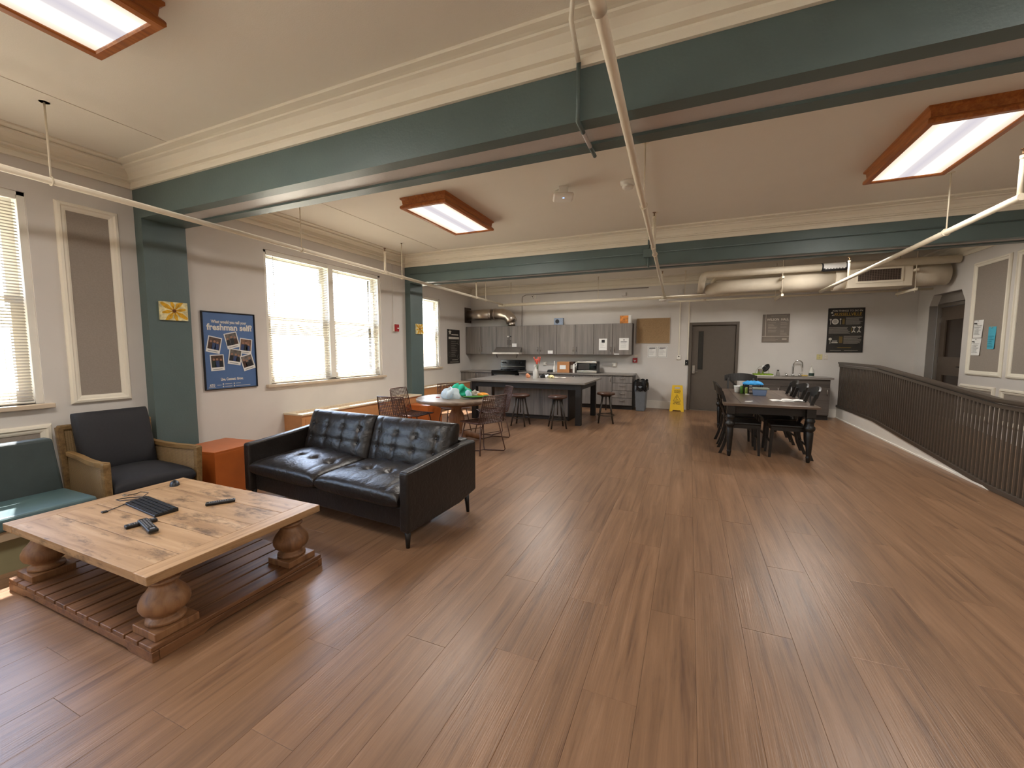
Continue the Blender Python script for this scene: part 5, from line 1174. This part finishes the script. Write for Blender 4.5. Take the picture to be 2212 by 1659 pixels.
# ------------------------------------------------------------------ signs and posters on the far wall
M_LET = mat('sign_letter', 'd6ccba', .6, var=.02)
t = thing('hall_sign', 'grey-brown engraved hall plaque with pale lettering', 'sign', (1.775, YB, 1.655)); MB().box(-.262, .262, -.02, 0, 0, .63).build('plate', mat('sign_brown', '756a5f', .5, var=.04), t, bevel=.003)
text('WILSON  HALL', .07, M_LET, t, (.03, -.0215, .51), width=.42, bold=.0012)
l = MB(); l.box(-.262, .262, -.0225, -.02, .128, .136); l.box(-.205, -.197, -.0225, -.02, .128, .63)
l.build('rule', M_LET, t); l = MB(); r2 = random.Random(3)
for i in range(9):
    z_ = .435-i*.034
    for a_, b_ in ((-.15, .04), (.09, .23)):
        if r2.random() < .85: q = r2.uniform(.5, 1); l.box(a_, a_+(b_-a_)*q, -.0215, -.02, z_, z_+.007)
for z_ in (.09, .06, .03): l.box(-.23, r2.uniform(-.05, .08), -.0215, -.02, z_, z_+.006)
l.box(.13, .22, -.0215, -.02, .05, .085); l.box(-.1, .2, -.0215, -.02, .585, .592)
l.build('small_print', mat('sign_print', 'aa9f8e', .6), t)
def frame_xz(t, w, h, m, fw=.018, dep=.025):
    b = MB(); b.box(-w, w, -dep, 0, 0, fw); b.box(-w, w, -dep, 0, h-fw, h); b.box(-w, -w+fw, -dep, 0, fw, h-fw); b.box(w-fw, w, -dep, 0, fw, h-fw); return b.build('frame', m, t, bevel=.002)
t = thing('framed_poster', 'black framed town poster with gold and white lettering', 'poster', (3.055, YB, 1.43)); w, h = .318, .945
frame_xz(t, w, h, M_BLACK, .016); MB().box(-w+.01, w-.01, -.014, 0, .01, h-.01).build('print', mat('poster_black', '26231f', .3, var=.2, nscale=6), t)
M_GOLD = mat('poster_gold', 'a8862c', .5, var=.1); M_PWH = mat('poster_white', 'c9c4b8', .6)
text('FUN THINGS TO DO IN', .05, M_PWH, t, (.02, -.0148, .885), width=.52, bold=.0008); text('RUSSELLVILLE', .09, M_GOLD, t, (.03, -.0148, .81), width=.47, bold=.0015)
l = MB()
for (a_, b_, z0_, n_) in ((-.0, .29, .74, 9), (-.29, .09, .53, 8), (-.02, .29, .345, 10)):
    for i in range(n_): q = r2.uniform(.75, 1); l.box(a_, a_+(b_-a_)*q, -.0148, -.014, z0_-i*.018, z0_-i*.018+.008)
l.box(-.25, -.05, -.0148, -.014, .035, .045); l.box(.0, .24, -.0148, -.014, .035, .045)
l.build('body_print', mat('poster_grey', '8f8a80', .6), t)
l = MB().cyl((-.185, -.014, .66), (-.185, -.0155, .66), .06, n=28); l.box(-.272, -.264, -.0155, -.014, .6, .72); l.box(-.285, -.25, -.0155, -.014, .69, .72); l.box(-.098, -.09, -.0155, -.014, .6, .7); l.cyl((-.094, -.014, .71), (-.094, -.0155, .71), .016, n=12)
l.cyl((-.255, -.014, .285), (-.255, -.0155, .285), .03, n=16); l.box(-.259, -.251, -.0155, -.014, .18, .27); l.box(-.23, -.12, -.0155, -.014, .2, .215); l.box(-.22, -.13, -.0155, -.014, .235, .25); l.cyl((-.25, -.014, .85), (-.25, -.0155, .85), .02, n=14); l.bar((-.25, -.0148, .79), (-.21, -.0148, .805), .002, .016)
for cx_ in (.15, .24):
    l.cyl((cx_, -.014, .535), (cx_, -.0155, .535), .014, n=12)
    for p_, q_ in (((cx_, .52), (cx_-.005, .46)), ((cx_, .515), (cx_-.035, .545)), ((cx_, .515), (cx_+.035, .545)), ((cx_-.005, .46), (cx_-.035, .42)), ((cx_-.005, .46), (cx_+.025, .425))): l.bar((p_[0], -.0148, p_[1]), (q_[0], -.0148, q_[1]), .0015, .014, up=(0, 0, 1) if abs(p_[0]-q_[0]) > .01 else (1, 0, 0))
l.build('icons', M_PWH, t); l = MB().cyl((-.185, -.0155, .66), (-.185, -.0162, .66), .042, n=28); l.build('plate_rim', mat('poster_rim', 'a09a90', .6), t)
l = MB(); l.box(-.06, -.02, -.0148, -.014, .6, .72); l.box(.1, .12, -.0148, -.014, .43, .53); l.box(-.12, .12, -.0148, -.014, .09, .11); l.box(-.1, -.04, -.0148, -.014, .2, .34); l.build('gold_blocks', mat('poster_gold_dim', '6a5520', .5), t)
MB().box(-w+.016, w-.016, -.021, -.02, .016, h-.016).build('glazing', glass_mat('poster_glazing', refl=.05), t)

# ------------------------------------------------------------------ left wall: poster, canvases, alarm, small dark poster
t = thing('framed_poster', 'blue framed poster with white lettering and six snapshots', 'poster', (XL, 3.288, 1.02), PI/2); w, h = .315, .918
frame_xz(t, w, h, mat('frame_navy', '15151c', .35), .012, .025); MB().box(-w+.01, w-.01, -.012, 0, .008, h-.008).build('print', mat('poster_blue', '5b7aab', .35, var=.05, nscale=4), t)
M_PW = mat('poster_cream', 'e8e2d8', .6, var=.02)
text('What would you tell your', .05, M_PW, t, (0, -.0128, .80), width=.42, bold=.0016); text('freshman self?', .1, M_PW, t, (.01, -.0128, .735), width=.54, bold=.0035); text('Live. Connect. Grow.', .045, M_PW, t, (0, -.0128, .118), width=.27, bold=.002); text('ATU', .04, M_PW, t, (-.235, -.0128, .052), width=.06, bold=.002)
l = MB(); l.box(-.275, -.195, -.0126, -.012, .028, .032); l.box(-.18, -.13, -.0126, -.012, .05, .055)
for x_ in (-.11, .02):
    for z_ in (.062, .032): l.cyl((x_, -.012, z_), (x_, -.0128, z_), .009, n=10); l.box(x_+.02, x_+(.105 if x_ < 0 else .2 if z_ < .05 else .08), -.0126, -.012, z_-.003, z_+.003)
l.build('small_print', M_PW, t)
rs = random.Random(11)
PCOL = [mat('snap_%d' % i, c_, .5, var=.5, nscale=22) for i, c_ in enumerate(('5a463a', '6d6660', '80604c', '4f3c30', '6a635c', '7a726c'))]
FIG = [mat('fig_dark', '26262a', .6), mat('fig_blue', '3a4a72', .6), mat('fig_skin', 'a87c64', .6), mat('fig_green', '2f3a30', .6), mat('fig_brown', '4a3226', .6)]
for i, (x_, z_, a_) in enumerate(((-.19, .53, 12), (.02, .585, -13), (.185, .515, 7), (-.165, .32, -2), (.045, .385, 10), (.2, .315, -15))):
    ph = MB().box(-.078, .078, -.0012, 0, -.095, .095).build('snapshot', M_PAPER, t, loc=(x_, -.0122-.0008*i, z_), rot=(0, math.radians(a_), 0))
    MB().box(-.067, .067, -.0016, -.0011, -.055, .084).build('photo', PCOL[i], ph)
    for j in range(3):
        fx = -.04+.04*j+rs.uniform(-.01, .01); g_ = MB(); hz = rs.uniform(.01, .03)
        g_.prism([(fx-.024, -.055), (fx+.024, -.055), (fx+.02, -.005+hz), (fx-.02, -.005+hz)], 'Y', -.0019, -.0016)
        g_.build('figure', FIG[rs.choice((0, 1, 3, 4))], ph)
        MB().cyl((fx, -.0016, .012+hz), (fx, -.002, .012+hz), .013, n=12).build('face', FIG[2], ph)
    MB().box(-.055, .05, -.0016, -.0011, -.08, -.074).build('caption', mat('grey_print', '6e6e70', .8), ph)
MB().box(-w+.012, w-.012, -.0205, -.02, .012, h-.012).build('glazing', glass_mat('poster_glazing', refl=.05), t)
def flower_canvas(loc, w, h, label):
    t = thing('flower_canvas', label, 'picture', loc, PI/2, 'small yellow flower canvases'); w /= 2
    MB().box(-w, w, -.022, 0, 0, h).build('canvas', mat('canvas_ground', 'dcd2a4', .7, var=.35, nscale=26), t)
    m_ = mat('petal_yellow', 'd9a514', .6, var=.2, nscale=30); cz_ = h*.52
    for k in range(8):
        a = k*PI/4+.2; rr = h*(.78 if k % 2 else .6)
        vs = [(0, cz_)] + [(math.cos(a+s)*rr*q, cz_+math.sin(a+s)*rr*q) for s, q in ((-.28, .55), (-.1, .92), (0, 1), (.1, .92), (.28, .55))]
        vs = [(max(-w, min(w, x)), max(0, min(h, z))) for x, z in vs]
        MB().prism(vs, 'Y', -.0235-.0002*k, -.022).build('petal', m_, t)
        MB().bar((0, -.0256, cz_), (math.cos(a)*rr*.55, -.0256, cz_+math.sin(a)*rr*.55*.9), .001, .004, up=(0, -1, 0)).build('vein', mat('petal_vein', '7a4c12', .6), t)
    MB().cyl((0, -.022, cz_), (0, -.027, cz_), h*.09, n=14).build('centre', mat('flower_centre', '6a3a14', .7, var=.3, nscale=60), t)
flower_canvas((XL+.123, 2.642, 1.80), .255, .19, 'yellow flower canvas on the nearer teal pilaster'); flower_canvas((XL+.123, 6.96, 1.80), .24, .2, 'yellow flower canvas on the farther teal pilaster')
t = thing('fire_alarm', 'red wall fire alarm strobe with conduit beside the double window', 'fire alarm', (XL, 6.37, 1.83), PI/2); MB().box(-.055, .055, -.03, 0, 0, .14).build('back_box', M_WHITE, t, bevel=.004); MB().box(-.05, .052, -.065, -.03, .0, .135).build('body', M_RED, t, bevel=.01); MB().sphere((.02, -.065, .06), (.035, .018, .014), 12, 8).build('strobe', mat('strobe_lens', 'e8e4dc', .2), t); MB().box(-.052, -.03, -.012, 0, .135, 1.24).build('raceway', M_WALL, t)
t = thing('dark_poster', 'narrow black chalkboard-style poster beside the far window', 'poster', (X3+.003, 10.03, 1.10), PI/2); w, h = .325, .94
MB().box(-w, w, -.012, 0, 0, h).build('board', mat('chalk_black', '2c2824', .5, var=.15, nscale=8), t, bevel=.002)
l = MB(); l.box(-.27, .28, -.0128, -.012, .675, .735)
st = [(-.2+.085*(1 if k % 2 == 0 else .42)*math.sin(k*PI/5), .86+.085*(1 if k % 2 == 0 else .42)*math.cos(k*PI/5)) for k in range(10)]
l.prism(st, 'Y', -.0132, -.012); l.box(-.12, .24, -.0128, -.012, .785, .81); l.build('heading', M_PWH, t); l = MB()
for i in range(9): q = rs.uniform(.5, 1); l.box(-.14, -.14+.36*q, -.0128, -.012, .6-i*.05, .612-i*.05)
l.box(-.2, .25, -.0128, -.012, .03, .05); l.box(-.1, .2, -.0128, -.012, .09, .11)
for (x_, z_) in ((.24, .58), (-.22, .25), (.24, .18)): l.tube([(x_+.05*math.cos(2*PI*k/16), -.0124, z_+.06*math.sin(2*PI*k/16)) for k in range(16)], .003, n=4, closed=True)
l.build('chalk_lines', mat('chalk_grey', '8a857c', .7), t)

# ------------------------------------------------------------------ door in the right wall alcove and pinned papers
d2 = bpy.data.objects.new('door_2', None); COL.objects.link(d2); d2.location = (XR+.14, 10.05, .235); d2.rotation_euler = (0, 0, -PI/2); struct(d2, 'dark brown glazed door recessed above the ramp landing', 'door')
f = MB(); f.box(-.555, -.47, -.02, .05, 0, 2.12); f.box(.47, .555, -.02, .05, 0, 2.12); f.box(-.47, .47, -.02, .05, 2.05, 2.12); f.build('frame', mat('door_frame_grey', '6d655c', .5), d2, bevel=.004)
M_DOOR2 = mat('door_brown', '564a3e', .45, var=.06)
lf = MB(); lf.box(-.465, -.3, .005, .05, .01, 2.045); lf.box(.3, .465, .005, .05, .01, 2.045); lf.box(-.3, .3, .005, .05, .01, .16); lf.box(-.3, .3, .005, .05, .78, 1.12); lf.box(-.3, .3, .005, .05, 1.8, 2.045)
dl = lf.build('leaf', M_DOOR2, d2); M_DG = mat('door_dark_glass', '2a1c12', .12, var=.3, nscale=4)
MB().box(-.3, .3, .025, .033, 1.12, 1.8).build('upper_pane', M_DG, dl); MB().box(-.3, .3, .025, .033, .16, .78).build('lower_pane', M_DG, dl)
for z_ in (.25, 1.0, 1.75): MB().box(-.475, -.455, -.006, .006, z_, z_+.11).build('hinge', M_CHROME, dl)
lk = MB().box(.36, .42, -.006, .006, .88, 1.06).build('lock_plate', M_STEEL, dl, bevel=.003); MB().tube([(.39, 0, .95), (.39, -.05, .95), (.29, -.055, .95)], .01, n=8).build('lever', M_DKMETAL, lk)
M_BLUEP = mat('blue_paper', '4fb0c8', .8, var=.05)
def pinned(y0, y1, z0, z1, label, m, lines=6, head=None, tilt=0):
    t = thing('pinned_sheet', label, 'notice', (XR-.0045, (y0+y1)/2, z0), -PI/2); w, h = (y1-y0)/2, z1-z0
    MB().grid(lambda u, v: ((u-.5)*2*w, -.002-.012*u*u*(1-v), v*h), 8, 6).build('sheet', m, t)
    l = MB()
    if head: l.box(-w*.75, -w*.2, -.0155, -.0135, h*.78, h*.84); l.box(-w*.85, w*.85, -.0155, -.0135, h*.68, h*.69)
    for i in range(lines): l.box(-w*.7, w*random.Random(i).uniform(.2, .75), -.0155, -.0135, h*.58-i*h*.08, h*.58-i*h*.08+h*.012)
    l.build('print', M_INK if head else mat('blue_ink', '2c6a7c', .8), t); MB().cyl((0, 0, h-.015), (0, -.016, h-.015), .006, n=8).build('pin', M_CHROME, t)
pinned(8.93, 9.17, 1.68, 1.96, 'upper white sheet pinned on the fabric panel', M_PAPER, 6, True); pinned(8.95, 9.19, 1.40, 1.67, 'lower white sheet pinned on the fabric panel', M_PAPER, 6, True); pinned(8.62, 8.80, 1.50, 1.84, 'bright blue sheet pinned on the fabric panel', M_BLUEP, 7)

# ------------------------------------------------------------------ outdoors beyond the left windows
struct(MB().box(-70, XL-.3, -40, 45, -.9, -.8).build('ground_outside', mat('sunlit_lawn', '9a9a8a', .95, var=.15, nscale=.6)), 'sunlit lawn outside the windows', 'ground')
